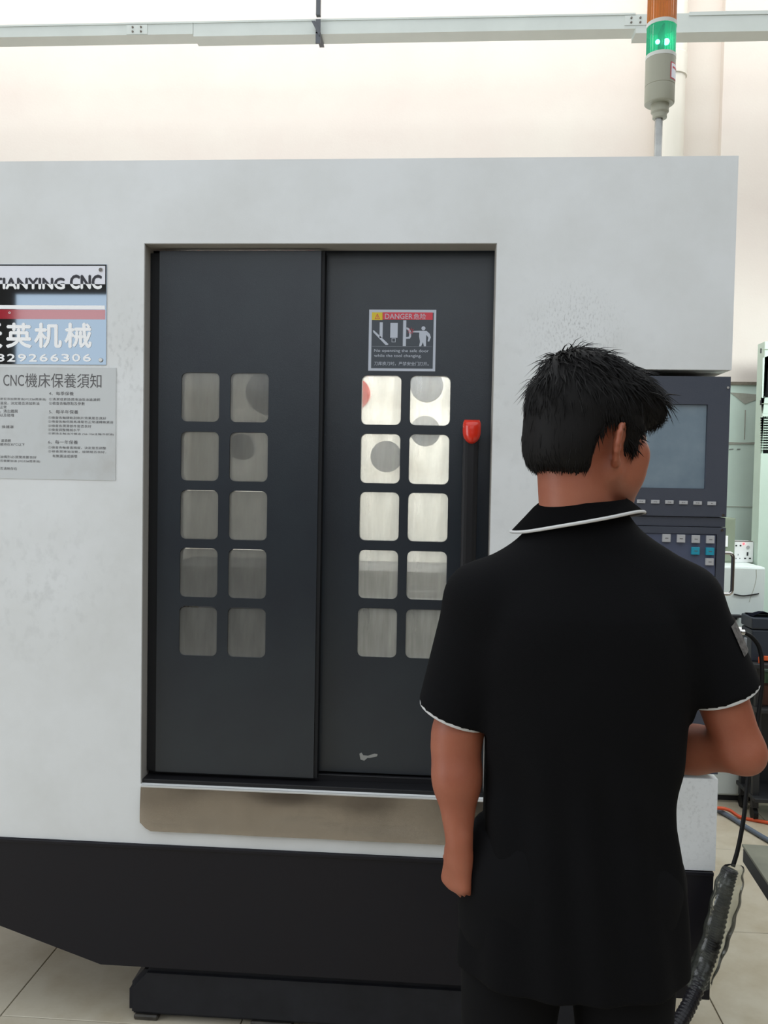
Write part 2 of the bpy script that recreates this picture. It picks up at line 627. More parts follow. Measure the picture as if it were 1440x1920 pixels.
# ------------------------------------------------------------------ drain pipe on the wall
YP = WY - .1
pc = at(1258, 150, YP)
pipe = empty('drain_pipe', (pc.x, YP, FZ), 'cream plastic downpipe with a coupling on the wall behind the signal light', 'pipe')
rp = 0.074
lathe('pipe_shaft', pc.x, YP, [(rp, FZ), (rp, 5.1)], MT['pvc'], pipe, 28)
zc0, zc1 = at(1258, 146, YP).z, at(1258, 58, YP).z
lathe('coupling', pc.x, YP, [(rp, zc0 - .004), (rp + .007, zc0), (rp + .007, zc0 + .11), (rp + .003, zc0 + .115), (rp + .003, zc1), (rp, zc1 + .004)], MT['pvc'], pipe, 28)

# ------------------------------------------------------------------ cable trunking under the roof
YT = 1.72
za, zb = at(0, 50, YT).z, at(1440, 21, YT).z
ztop = (za + zb) / 2 + 0.0
tk = empty('cable_trunking', (0, YT, ztop - .08), 'long galvanised cable trunking hung across the top of the wall', 'cable trunking')
cuts = [-3.0, at(362, 50, YT).x, at(1192, 40, YT).x, 3.2]
for i in range(3):
    h = (0.052, 0.064, 0.085)[i]
    a, b = cuts[i] + .001, cuts[i + 1] - .001
    bm = bmesh.new()
    add_box(bm, a, b, YT, YT + .003, ztop - h, ztop)
    add_box(bm, a, b, YT + .003, YT + .09, ztop - h, ztop - h + .003)
    add_box(bm, a, b, YT + .087, YT + .09, ztop - h + .003, ztop)
    emit_mesh('channel', bm, MT['trunk'], tk)
    bm = bmesh.new()
    a2 = b - (b - a) * .3 if i == 1 else (at(1292, 25, YT).x if i == 2 else a)
    add_box(bm, a if i < 2 else a2, b, YT - .004, YT + .094, ztop - (.004 if i < 2 else .012), ztop + .004)
    emit_mesh('lid', bm, MT['trunk'], tk)
for px, py in ((257, 54), (1192, 38)):
    c = at(px, py, YT)
    sp = box('splice_plate', c.x - .05, c.x + .05, YT - .003, YT, ztop - .05, ztop - .006, MT['trunk'], tk)
    for dx in (-.02, .02):
        for dz in (-.018, -.038):
            bm = bmesh.new()
            bmesh.ops.create_cone(bm, cap_ends=True, segments=10, radius1=.005, radius2=.004, depth=.005,
                                  matrix=Matrix.Translation((c.x + dx, YT - .0055, ztop + dz)) @ Matrix.Rotation(math.pi / 2, 4, 'X'))
            emit_mesh('bolt', bm, MT['bolt'], sp)
c = at(598, 40, YT)
hg = empty('trunking_hanger', (c.x, YT, ztop), 'grey strut hanger with angle bracket carrying the trunking', 'hanger')
bm = bmesh.new()
add_box(bm, c.x - .010, c.x + .010, YT - .030, YT - .006, at(598, 34, YT).z, 5.0)
emit_mesh('strut', bm, MT['strut'], hg)
bm = bmesh.new()
zb2 = at(598, 81, YT - .03).z
add_box(bm, c.x - .010, c.x + .012, YT - .030, YT - .024, zb2, ztop - .01)
add_box(bm, c.x - .010, c.x + .012, YT - .030, YT + .1, ztop - .075, ztop - .069)
g = bmesh.new()
for co in ((c.x - .012, YT - .035, ztop - .02), (c.x - .03, YT - .035, ztop - .02), (c.x + .008, YT - .035, zb2 + .03), (c.x + .012, YT - .035, zb2 + .05)):
    g.verts.new(co)
f = g.faces.new(g.verts[:])
ex = bmesh.ops.extrude_face_region(g, geom=[f])
bmesh.ops.translate(g, verts=[v for v in ex['geom'] if isinstance(v, bmesh.types.BMVert)], vec=(0, .004, 0))
join(bm, g)
emit_mesh('angle_bracket', bm, MT['strut'], hg)

# ------------------------------------------------------------------ the machine
XL, XR = -1.75, 0.746
ZT = 2.356
mc = empty('machining_center', (-.4, .7, FZ), 'large white enclosed milling machine with charcoal sliding doors and black base', 'machine')
DX0, DX1, DZ0, DZ1 = -.826, .129, .640, 2.133
NX0, NZ0, NZ1 = .258, .72, 1.804
smudge(MT['enamel'], [((.84, -.035, 1.43), .15, (40, 40, 18), .55), ((-.35, -.035, 1.35), .2, (16, 16, 10), .25), ((-.62, -.035, .72), .3, (9, 9, 7), .14),
                      ((1.18, -.035, .2), .3, (26, 26, 22), .2), ((.75, -.035, 1.2), .5, (7, 7, 6), .1)], (96, 94, 92))
fp = plate('front_panel', [[(XL, .472), (XR, .472), (XR, NZ0), (NX0, NZ0), (NX0, NZ1), (XR, NZ1), (XR, ZT), (XL, ZT)],
                           rect(DX0, DX1, DZ0, DZ1)], 0.0, 0.07, MT['enamel'], mc)
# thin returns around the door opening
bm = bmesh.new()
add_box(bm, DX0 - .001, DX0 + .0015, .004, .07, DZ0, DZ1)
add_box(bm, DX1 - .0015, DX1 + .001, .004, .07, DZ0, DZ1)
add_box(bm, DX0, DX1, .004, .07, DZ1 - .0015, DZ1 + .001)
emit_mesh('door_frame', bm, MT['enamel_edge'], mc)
# sheet metal body
bm = bmesh.new()
add_box(bm, XL, XR, .07, 1.5, ZT - .02, ZT)
emit_mesh('roof_panel', bm, MT['enamel'], mc)
bm = bmesh.new()
add_box(bm, XL, XL + .02, .07, 1.5, .472, ZT - .02)
emit_mesh('side_panel', bm, MT['enamel'], mc)
bm = bmesh.new()
add_box(bm, XR - .02, XR, .07, 1.5, NZ1, ZT - .02)
add_box(bm, XR - .02, XR, .30, 1.5, NZ0, NZ1)
add_box(bm, XR - .02, XR, .07, 1.5, .472, NZ0)
add_box(bm, NX0 - .05, XR - .02, .07, .9, NZ1, NZ1 + .02)
add_box(bm, NX0 - .05, XR - .02, .28, .30, NZ0, NZ1)
add_box(bm, NX0 - .02, NX0, .07, .28, NZ0, NZ1)
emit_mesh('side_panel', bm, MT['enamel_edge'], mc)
bm = bmesh.new()
add_box(bm, XL, XR, 1.5, 1.52, .472, ZT)
emit_mesh('back_panel', bm, MT['enamel'], mc)
# the working chamber behind the doors
bm = bmesh.new()
add_box(bm, -.95, .2, .86, .88, .6, 2.3)
add_box(bm, -.97, -.95, .13, .88, .6, 2.3)
add_box(bm, .2, .22, .13, .88, .6, 2.3)
add_box(bm, -.97, .22, .13, .88, 2.3, 2.32)
add_box(bm, -.97, .22, .13, .88, .58, .6)
emit_mesh('chamber', bm, MT['interior'], mc)
plate('light_baffle', [rect(-.97, .24, .58, 2.32), rect(-.775, .10, .70, 2.10)], .1085, .129, MT['door_dark'], mc)  # unseen frame added to stop chamber light leaking past the door edges
bm = bmesh.new()
add_box(bm, -.93, .18, .5, .84, 1.14, 1.20)
add_box(bm, -.80, .05, .46, .84, .62, 1.14)
for q in range(4):
    add_box(bm, -.93, .18, .497, .5, 1.145 + .012 * q, 1.150 + .012 * q)
emit_mesh('work_table', bm, MT['table'], mc)
# tool magazine pots seen dimly through the panes
for px, py, r, k in ((800, 722, .050, 'grey_metal'), (797, 808, .046, 'grey_metal'), (724, 856, .048, 'grey_metal'),
                     (663, 738, .05, 'red'), (503, 735, .07, 'grey_metal'), (452, 838, .04, 'grey_metal')):
    p = at(px, py, .30)
    bm = bmesh.new()
    for rr, y0, dd in ((r, .30, .03), (r * .7, .33, .05), (r * .4, .38, .03)):
        bmesh.ops.create_cone(bm, cap_ends=True, segments=28, radius1=rr, radius2=rr, depth=dd,
                              matrix=Matrix.Translation((p.x, y0 + dd / 2, p.z)) @ Matrix.Rotation(math.pi / 2, 4, 'X'))
    emit_mesh('tool_pot', bm, MT[k], mc)
# work light in the chamber roof
bm = bmesh.new()
add_box(bm, -.2, .15, .2, .26, 2.27, 2.30)
emit_mesh('work_light', bm, MT['white_print'], mc)
area('chamber_lamp', (-.02, .23, 2.262), (0, 0, 0), .34, .05, 34, (1.0, .98, .95))


# doors
def door(name, x0, x1, z0, z1, yf, cols, rows, pane, label, cut):
    outer = rect(x0, x1, z0, z1)
    holes = []
    for cx0, cx1 in cols:
        for (rz0, rz1) in rows:
            holes.append(rrect(cx0, cx1, rz0, rz1, .016))
    d = plate(name, [outer] + holes, yf, yf + .03, MT['door'], mc)
    d['label'] = label
    o0 = None
    hx, hz = cols[0][1] - cols[0][0], rows[0][1] - rows[0][0]
    for cx0, cx1 in cols:
        for (rz0, rz1) in rows:
            if o0 is None:
                o0 = plate('window_pane', [rrect(cx0 - .0003, cx1 + .0003, rz0 - .0003, rz1 + .0003, .016)], yf + .003, yf + .007, pane, d)
                c0 = Vector(((cx0 + cx1) / 2, 0, rz0))
                l0 = o0.location.copy()
            else:
                copy_piece(o0, 'window_pane', l0 + Vector(((cx0 + cx1) / 2, 0, rz0)) - c0, d)
    return d


def zs(px, pairs, Y):
    return [(at(px, b, Y).z, at(px, a, Y).z) for a, b in pairs]


YL, YR = .038, .076
rowsL = zs(420, ((699, 791), (810, 902), (920, 1012), (1029, 1121), (1138, 1231)), YL)
colsL = [(-.7315, -.6240), (-.5935, -.4860)]
dl = door('sliding_door', -.796, -.345, .664, 2.122, YL, colsL, rowsL, MT['pane_grey'],
          'left charcoal door leaf with ten dark grey panes', 0)
rowsR = zs(762, ((704, 797), (814, 907), (924, 1015), (1033, 1124), (1142, 1234)), YR)
colsR = [(-.2320, -.1215), (-.0965, .0145)]
dr = door('sliding_door', -.352, .20, .672, 2.20, YR, colsR, rowsR, MT['pane_pale'],
          'right charcoal door leaf with ten pale panes and a black handle', 0)
# sills, seals and rails of the doors
bm = bmesh.new()
add_box(bm, -.8235, -.797, .045, .069, .664, 2.118)
emit_mesh('door_seal', bm, MT['door_dark'], mc)
bm = bmesh.new()
add_box(bm, -.3445, -.335, .040, .0755, .664, 2.122)
emit_mesh('door_seal', bm, MT['door_dark'], mc)
bm = bmesh.new()
add_box(bm, DX0 + .002, DX1 - .002, .01, .062, .6405, .652, .002)
add_box(bm, DX0 + .002, DX1 - .002, .062, .074, .6405, .668, .002)
emit_mesh('door_rail', bm, MT['handle'], mc)
# handle of the right leaf: black bar on two posts under a red cap
hx = at(881, 900, YR - .05).x
zh1, zh0 = at(881, 800, YR - .05).z, .86
bm = bmesh.new()
add_box(bm, hx - .021, hx + .021, YR - .066, YR - .034, zh0, zh1, .013, 3)
add_box(bm, hx - .014, hx + .014, YR - .036, YR, zh0 + .02, zh0 + .06)
add_box(bm, hx - .014, hx + .014, YR - .036, YR, zh1 - .06, zh1 - .02)
emit_mesh('handle', bm, MT['handle'], dr)
# cap: a shield that curves over the end of the bar
bm = bmesh.new()
zc = at(883, 787, YR - .06).z
zl = at(881, 833, YR - .06).z
hw = .0245
rings = []
N = 14
for i in range(N + 1):
    t = i / N
    z = zc + (zl - zc) * t
    wd = hw * (0.80 + .20 * math.sqrt(min(1, t / .22))) if t < .4 else hw * max(.06, 1 - ((t - .4) / .602) ** 2.6) ** .62
    bulge = .022 * math.sqrt(max(0, 1 - (2 * t - 1) ** 4)) + .002
    ring = []
    for k in range(13):
        a = math.pi * k / 12
        ring.append(bm.verts.new((hx + .002 + wd * math.cos(a), YR - .060 - bulge * math.sin(a), z)))
    rings.append(ring)
for a, b in zip(rings, rings[1:]):
    for k in range(12):
        bm.faces.new((a[k], a[k + 1], b[k + 1], b[k]))
    bm.faces.new((a[12], a[0], b[0], b[12]))
bm.faces.new(rings[0][::-1])
bm.faces.new(rings[-1])
o = emit_mesh('handle_cap', bm, MT['red'], dr, smooth=True)
o['label'] = 'red cap on the handle'
# a torn scrap of sticker low on the right leaf
pts = [(674, 1413), (678, 1411), (681, 1416), (690, 1417), (702, 1413), (708, 1414), (707, 1418), (694, 1421), (689, 1421), (683, 1426), (676, 1424), (675, 1419)]
plate('scuff_mark', [[(at(x, y, YR).x, at(x, y, YR).z) for x, y in pts]], YR - .0008, YR + .0002, MT['scuff'], dr)

# stainless apron under the doors, bent slightly out and with a rolled top edge
bm = bmesh.new()
ax0, ax1 = -.822, .129
nx, nz = 60, 10
vv = []
for i in range(nx + 1):
    row = []
    for j in range(nz + 1):
        x = ax0 + (ax1 - ax0) * i / nx
        t = j / nz
        z = .514 + .122 * t
        cut = .514 + max(0, ax0 + .024 - x)
        z = cut + (.636 - cut) * t
        y = -.014 + .006 * t - .003 * math.sin(math.pi * t) + .0012 * math.sin(9 * x + 2.2 * t) * math.sin(math.pi * t) - .0009 * math.sin(23 * x - 3 * t)
        row.append(bm.verts.new((x, y, z)))
    vv.append(row)
for i in range(nx):
    for j in range(nz):
        bm.faces.new((vv[i][j], vv[i + 1][j], vv[i + 1][j + 1], vv[i][j + 1]))
bmesh.ops.solidify(bm, geom=list(bm.faces), thickness=.0015)
o = emit_mesh('apron', bm, MT['steel'], mc, smooth=True)
o['label'] = 'stainless steel apron below the doors'
bm = bmesh.new()
add_box(bm, ax0, ax1, -.009, .008, .6345, .6395, .0008, 1)
emit_mesh('apron_lip', bm, MT['lip'], mc)

# black base with the sloping lower left edge, and the casting it stands on
zb0 = .122
slope = (at(190, 1805).z - at(0, 1732).z) / (at(190, 1805).x - at(0, 1732).x)
bx = at(190, 1805).x
plate('base_cover', [[(XL, .4715), (XL, zb0 + (XL - bx) * slope), (bx, zb0), (.741, zb0), (.741, .4695)]], -.004, .10, MT['base'], mc)
box('base_lip', XL, .741, -.009, -.0045, .461, .4705, MT['base'], mc, .0015)
bm = bmesh.new()
add_box(bm, -.7, .68, .10, 1.4, .10, .471)
emit_mesh('bed', bm, MT['iron'], mc)
YB = .012
x0, z0 = at(240, 1850, YB).x, at(240, 1850, YB).z
x1, z1 = at(272, 1816, YB).x, at(272, 1816, YB).z
zbt = at(240, 1903, YB).z
bm = bmesh.new()
prof = [(x0, zbt), (x0, z0), (x1, z1), (.66, z1), (.66, zbt)]
fr_ = [bm.verts.new((a, YB, b)) for a, b in prof]
bk_ = [bm.verts.new((a, .25, b)) for a, b in prof]
bm.faces.new(fr_)
bm.faces.new(bk_[::-1])
for k in range(5):
    bm.faces.new((fr_[k], bk_[k], bk_[(k + 1) % 5], fr_[(k + 1) % 5]))
bmesh.ops.bevel(bm, geom=list(bm.edges), offset=.012, segments=2, affect='EDGES')
emit_mesh('bed_foot', bm, MT['iron'], mc)
for lx, wd in ((x0 + .05, .07), (-.45, .12), (-.1, .12), (.3, .12), (.6, .07)):
    bm = bmesh.new()
    add_box(bm, lx - wd / 2, lx + wd / 2, YB + .002, .2, FZ + .0005, zbt, .004, 1)
    emit_mesh('leveling_pad', bm, MT['oily'], mc)

# ------------------------------------------------------------------ control console in the notch
YC = -.004
con = empty('control_console', (.5, YC, .74), 'slate grey control panel with screen and keys in front of the man', 'control panel')
CX0, CX1 = .262, .7435
zt_ = at(1340, 706, YC).z
zs1, zs2 = at(1340, 970, YC).z, at(1340, 988, YC).z
sx0, sx1 = .35, at(1323, 840, YC + .008).x
sz0, sz1 = at(1280, 916, YC).z, at(1280, 758, YC).z
bm = bmesh.new()
add_plate(bm, [rect(CX0, CX1, zs1 + .001, zt_), rect(sx0, sx1, sz0, sz1)], YC, YC + .03)
add_box(bm, CX0, CX1, YC + .03, YC + .24, zs1 + .001, zt_)
o = emit_mesh('screen_housing', bm, MT['console'], con)
bm = bmesh.new()
add_box(bm, CX0, CX1, YC + .006, YC + .24, zs2, zs1 - .001)
emit_mesh('middle_strip', bm, MT['console'], con)
kz1, kx1 = at(1300, 1001, YC).z, at(1344, 1010, YC).x
kz0, kx0 = .95, .30
bm = bmesh.new()
add_plate(bm, [rect(CX0, CX1, .735, zs2 - .0015), rect(kx0, kx1, kz0, kz1)], YC, YC + .03)
add_box(bm, CX0, CX1, YC + .03, YC + .24, .735, zs2 - .0015)
kh = emit_mesh('keypad_housing', bm, MT['console'], con)
scr = box('screen', sx0 + .0005, sx1 - .0005, YC + .008, YC + .012, sz0 + .0005, sz1 - .0005, MT['screen'], con)
kp = box('keypad', kx0 + .001, kx1 - .001, YC + .004, YC + .029, kz0 + .001, kz1 - .001, MT['keypad'], con)
sk0 = None
for i in range(6):
    px0 = 1194 + 26.45 * i
    a, b = at(px0, 936.5 + .75 * i, YC), at(px0 + 15.5, 943.5 + .75 * i, YC)
    k = box('soft_key', a.x, b.x, YC - .004, YC, b.z, a.z, MT['key_grey'], con, .0008)
    cxk, czk = (a.x + b.x) / 2, (a.z + b.z) / 2
    bm = bmesh.new()
    if i == 5:
        v = [bm.verts.new(q) for q in ((cxk - .002, YC - .0046, czk - .0015), (cxk + .003, YC - .0046, czk), (cxk - .002, YC - .0046, czk + .0015))]
        bm.faces.new(v)
    else:
        add_text(bm, ('F4', 'F5', 'F6', 'F7', 'F8')[i], cxk - .0042, cxk + .0042, czk - .0014, czk + .0014, YC - .0046)
    emit_mesh('key_legend', bm, MT['ink'], k)
for r, (ya, yb) in enumerate(((1004, 1019), (1026.5, 1041), (1046.5, 1060))):
    for c_, px0 in enumerate((1242, 1269.3, 1297, 1324.2)):
        if (r == 1 and c_ < 2) or (r == 2 and c_ < 3):
            continue
        dy = (c_ - 3) * .9
        a, b = at(px0 - r * .7, ya + dy, YC), at(px0 + 14.6 - r * .7, yb + dy, YC)
        k = box('keypad_key', a.x, b.x, YC - .005, YC + .004, b.z, a.z, MT['key_teal'] if r == 1 else MT['key_grey'], con, .001)
        bm = bmesh.new()
        cxk, czk = (a.x + b.x) / 2, (a.z + b.z) / 2
        add_box(bm, cxk - .004, cxk + .004, YC - .0055, YC - .005, czk - .0008, czk + .0008)
        emit_mesh('key_legend', bm, MT['ink'], k)
for px, py in ((1366, 727), (1357, 966), (1355, 994), (1211, 962)):
    p = at(px, py, YC)
    bm = bmesh.new()
    bmesh.ops.create_cone(bm, cap_ends=True, segments=14, radius1=.0042, radius2=.0034, depth=.003,
                          matrix=Matrix.Translation((p.x - .002, YC - .0015, p.z)) @ Matrix.Rotation(math.pi / 2, 4, 'X'))
    emit_mesh('screw', bm, MT['chrome'], con)
# grab handle on its right flank
Yh = YC + .05
p0, p1 = at(1362, 1037, Yh), at(1374.5, 1048, Yh)
p2, p3 = at(1373, 1104, Yh), at(1358, 1114, Yh)
bm = bmesh.new()
xh = p1.x
pth = [(CX1 - .004, Yh, p0.z), (xh - .012, Yh, p0.z)]
for k in range(1, 7):
    a = math.pi / 2 * k / 6
    pth.append((xh - .012 + .012 * math.sin(a), Yh, p0.z - .012 * (1 - math.cos(a))))
pth.append((xh, Yh, p3.z + .012))
for k in range(1, 7):
    a = math.pi / 2 * k / 6
    pth.append((xh - .012 * (1 - math.cos(a)), Yh, p3.z + .012 - .012 * math.sin(a)))
pth.append((CX1 - .004, Yh, p3.z))
add_tube(bm, pth, .0048, 14)
o = emit_mesh('grab_handle', bm, MT['chrome'], con, smooth=True)
o['label'] = 'stainless grab handle on the right edge'
# round connector low on the right flank, and its cable
YK = YC + .08
ck = at(1386, 1185, YK)
bm = bmesh.new()
for xa, xb, r in ((CX1 - .004, ck.x - .004, .010), (ck.x - .004, ck.x + .003, .0145), (ck.x + .003, ck.x + .014, .007)):
    bmesh.ops.create_cone(bm, cap_ends=True, segments=20, radius1=r, radius2=r, depth=xb - xa,
                          matrix=Matrix.Translation(((xa + xb) / 2, YK, ck.z)) @ Matrix.Rotation(math.pi / 2, 4, 'Y'))
o = emit_mesh('cable_connector', bm, MT['chrome'], con)
cb = bmesh.new()
path = smooth_path([(ck.x + .012, YK, ck.z)] + [tuple(at(x, y, Y)) for x, y, Y in
                   ((1410, 1195, YK), (1424, 1216, YK), (1429, 1255, YK - .01), (1427, 1300, YK - .02), (1415, 1390, YK - .04), (1403, 1455, YK - .06),
                    (1395, 1530, YK - .08), (1384, 1590, YK - .09), (1374, 1625, YK - .10))], 8)
add_tube(cb, path, .0058, 10)
cab = emit_mesh('machine_cable', cb, MT['wire'], None, smooth=True)
tag(cab, 'black cable hanging from the console connector behind the right elbow', 'cable')

# corrugated conduit in a clear film sleeve
cps = [at(1377, 1612, -.06), at(1366, 1645, -.065), at(1353, 1700, -.07), at(1339, 1765, -.08), at(1318, 1825, -.10), at(1292, 1885, -.15), at(1266, 1930, -.21)]
cps = [Vector((p.x, p.y, max(p.z, FZ + .022))) for p in cps]
cpath = smooth_path(cps, 14)
cond = empty('flexible_conduit', (cpath[-1].x, cpath[-1].y, FZ), 'black corrugated conduit in clear plastic film standing at machine corner', 'conduit')
bm = bmesh.new()
fine = smooth_path(cpath[8:], 2)
add_tube(bm, fine, [.0175 + (.0022 if (i // 2) % 2 else 0) for i in range(len(fine))], 16)
emit_mesh('corrugated_tube', bm, MT['conduit'], cond)
bm = bmesh.new()
sl = cpath[6:62]
rr = []
for i, p in enumerate(sl):
    t = i / (len(sl) - 1)
    rr.append(.022 + .016 * math.sin(min(1, t * 2.2) * math.pi / 2) * (1 - .55 * t) + .0015 * math.sin(i * .7))
seg = 22
rings = []
for i, p in enumerate(sl):
    q = rr[i]
    rings.append([bm.verts.new((p.x + .006 * (1 - i / len(sl)) + q * math.cos(2 * math.pi * k / seg) * (1.1 + .08 * math.sin(2 * math.pi * 3 * k / seg + i * .12)),
                                p.y + q * .8 * math.sin(2 * math.pi * k / seg), p.z)) for k in range(seg)])
for a, b in zip(rings, rings[1:]):
    for k in range(seg):
        bm.faces.new((a[k], a[(k + 1) % seg], b[(k + 1) % seg], b[k]))
emit_mesh('film_sleeve', bm, MT['film'], cond, smooth=True)
bm = bmesh.new()
fl = [at(x, y, -.075) for x, y in ((1326, 1770), (1312, 1772), (1302, 1783), (1294, 1803), (1291, 1825), (1289, 1850), (1297, 1858), (1312, 1835), (1330, 1795))]
add_plate(bm, [[(p.x, p.z) for p in fl]], -.078, -.075)
emit_mesh('film_flap', bm, MT['film'], cond)

# ------------------------------------------------------------------ signs on the machine
YS = -.0025


def R(px0, py0, px1, py1, Y=YS):
    a, b = at(px0, py0, Y), at(px1, py1, Y)
    return a.x, b.x, b.z, a.z


pn = at(197, 590)
np_ = empty('nameplate', (-1.05, 0, 1.80), 'glossy black maker nameplate with large white characters on the white machine', 'sign')
nx1 = at(200, 590).x
nz0, nz1 = at(100, 684.5).z + .001, at(100, 496).z
nx0 = nx1 - .365
zsp = at(100, 533).z
box('plate', nx0, nx1, -.002, 0, nz0, nz1, MT['black_plate'], np_, .0006)
box('pale_band', nx0 + .004, nx1 - .004, -.0024, -.002, zsp, nz1 - .004, MT['plate_white'], np_)
x0, x1, z0, z1 = R(-20, 580, 198, 599)
box('red_band', nx0 + .003, nx1 - .003, -.0023, -.002, z0, z1, MT['plate_red'], np_)
x0, x1, z0, z1 = R(-20, 572, 197, 580)
box('white_line', nx0 + .004, nx1 - .004, -.0027, -.002, z0, z1, MT['white_print'], np_)
TX = [('TIANYING', R(-14, 520.5, 121.8, 542.8), .05), ('CNC', R(131, 515, 191, 542.5), .045)]
for side, k in (('above', 'dark_print'), ('below', 'white_print')):
    bm = bmesh.new()
    for s, (a, b, c_, d), bo in TX:
        add_text(bm, s, a, b, c_, d, YS - .0004, bo, split=(zsp, side))
    emit_mesh('lettering', bm, MT[k], np_)
bm = bmesh.new()
for s, q, bo in (('天', (-42, 605, 5, 653), .03), ('英', (11, 605, 60, 653), .03), ('机', (64, 605, 116, 653), .03), ('械', (121, 605, 172, 653), .03)):
    a, b, c_, d = R(*q)
    add_text(bm, s, a, b, c_, d, YS - .0004, bo)
digits = '13829266306'
for i, ch in enumerate(digits):
    xx = 155.5 - 20.3 * (10 - i)
    a, b, c_, d = R(xx, 663.5, xx + (15.5 if ch != '1' else 7), 678.2)
    add_text(bm, ch, a, b, c_, d, YS - .0004, .035)
a, b, c_, d = R(16, 584.5, 20, 588.5)
add_text(bm, '°', a, b, c_, d, YS - .0004)
emit_mesh('lettering', bm, MT['white_print'], np_)
for px, py in ((189, 506), (189, 675)):
    p = at(px, py, YS)
    bm = bmesh.new()
    bmesh.ops.create_cone(bm, cap_ends=True, segments=18, radius1=.0065, radius2=.005, depth=.003,
                          matrix=Matrix.Translation((p.x, -.004, p.z)) @ Matrix.Rotation(math.pi / 2, 4, 'X'))
    add_box(bm, p.x - .0035, p.x + .0035, -.006, -.0054, p.z - .0006, p.z + .0006)
    emit_mesh('screw', bm, MT['chrome'], np_)

nt_ = empty('maintenance_notice', (-1.05, 0, 1.48), 'grey printed maintenance notice sheet fixed below the black nameplate', 'notice')
x1, z1, z0 = at(217.5, 780).x, at(110, 687.5).z, at(110, 899).z
box('sheet', x1 - .5, x1, -.0018, 0, z0, z1 - .002, MT['paper'], nt_)
def zl(s, xa, xb, ya, yb, bo=0.0):
    """text box read off the enlarged notice"""
    k = 230 / 1440
    a, b, c_, d = R(xa * k, 680 + ya * k, xb * k, 680 + yb * k, -.0022)
    bm = bmesh.new()
    add_text(bm, s, a, b, c_, d, -.0022, bo)
    emit_mesh('text_line', bm, MT['ink'], nt_)


zl('CNC', 38, 280, 140, 275)
zl('機床保養須知', 295, 1190, 122, 300)
for s, xa, xb, ya, yb in (
        ('4、每季保養', 575, 865, 338, 385), ('①清潔或更換潤滑油吸油過濾網', 575, 1172, 412, 452), ('②檢查各軸原點及參數', 575, 995, 458, 500),
        ('5、每半年保養', 575, 918, 553, 602), ('①檢查各軸硬軌刮刷片效果是否良好', 565, 1245, 628, 670),
        ('②檢查各軸伺服馬達是否正常運轉無異音', 565, 1330, 675, 716), ('③檢查各潤滑部件是否良好', 565, 1072, 724, 764),
        ('④檢查調整機械水平', 565, 940, 770, 808), ('⑤更換主軸油冷機油 (5#-10#主軸冷卻油)', 565, 1335, 818, 858),
        ('6、每一年保養', 565, 914, 908, 958), ('①檢查各軸垂直精度，決定是否調整', 565, 1245, 978, 1020),
        ('②檢查潤滑油油管，接頭是否良好，', 565, 1245, 1026, 1066), ('有無漏油或損壞', 615, 905, 1078, 1118),
        ('是否添加潤滑油(VG32#潤滑油)', 0, 540, 410, 450), ('溫度，決定是否添加新油', 0, 460, 456, 498), ('正常', 0, 75, 503, 540),
        ('，清出鐵屑', 0, 205, 548, 590), ('以及碰塊', 0, 165, 596, 636), ('換護罩', 20, 160, 735, 772), ('濾清網', 10, 125, 896, 934),
        ('維持在35℃以下', 0, 290, 940, 980), ('油情形必須潤滑要良好', 0, 428, 1088, 1128), ('否需要加油 (VG32#潤滑油)', 0, 470, 1136, 1178),
        ('否清晰存在', 0, 200, 1224, 1262)):
    zl(s, xa, xb, ya, yb)

ws = empty('warning_sticker', (-.12, YR, 1.80), 'square danger sticker with pictograms on the right charcoal door', 'sticker')
ox, oy, kk = 660, 560, 300 / 1440


def WP(x, y, Y=YR - .001):
    p = at(ox + x * kk, oy + y * kk - (x - 455) * kk * .004, Y)
    return p.x, p.z


def wrect(x0, y0, x1, y1):
    a, b = WP(x0, (y0)), WP(x1, (y1))
    return rect(a[0], b[0], b[1], a[1])


plate('border', [wrect(155, 97, 748, 655)], YR - .0009, YR + .0002, MT['stick_grey'], ws)
plate('field', [wrect(180, 122, 726, 632)], YR - .0012, YR - .0009, MT['stick_dark'], ws)
plate('warning_patch', [wrect(180, 122, 275, 192)], YR - .0015, YR - .0012, MT['stick_yellow'], ws)
plate('title_bar', [wrect(275, 122, 726, 192)], YR - .0015, YR - .0012, MT['stick_red'], ws)
bm = bmesh.new()
tri = [WP(228, 132), WP(252, 182), WP(204, 182)]
tri2 = [WP(228, 143), WP(244, 177), WP(212, 177)]
add_plate(bm, [tri, tri2], YR - .0018, YR - .0015)
add_plate(bm, [wrect(225.5, 152, 230.5, 172)], YR - .0018, YR - .0015)
emit_mesh('warning_triangle', bm, MT['stick_red'], ws)
bm = bmesh.new()
for a0 in range(0, 360, 45):
    c0, s0 = math.cos(math.radians(a0 + 12)), math.sin(math.radians(a0 + 12))
    add_plate(bm, [[WP(530 + 10 * c0 - 3 * s0, 292 + 10 * s0 + 3 * c0), WP(530 + 36 * c0, 292 + 36 * s0), WP(530 + 10 * c0 + 3 * s0, 292 + 10 * s0 - 3 * c0)]], YR - .0021, YR - .0018)
emit_mesh('burst_mark', bm, MT['stick_red'], ws)
bm = bmesh.new()
T = (YR - .0017, YR - .0012)
add_plate(bm, [wrect(250, 212, 275, 352)], *T)
add_plate(bm, [[WP(188, 282), WP(202, 288), WP(328, 408), WP(322, 416), WP(302, 416), WP(192, 302)]], *T)
add_plate(bm, [wrect(346, 218, 410, 352)], *T)
add_plate(bm, [wrect(358, 355, 392, 392), wrect(362, 359, 388, 388)], *T)
add_plate(bm, [wrect(461, 195, 485, 428)], *T)
add_plate(bm, [wrect(180, 427, 722, 434)], *T)
add_plate(bm, [[WP(485, 258), WP(505, 262), WP(522, 276), WP(532, 300), WP(532, 340), WP(522, 360), WP(485, 362), WP(485, 346), WP(510, 344), WP(515, 330), WP(514, 302), WP(502, 280), WP(485, 274)]], *T)
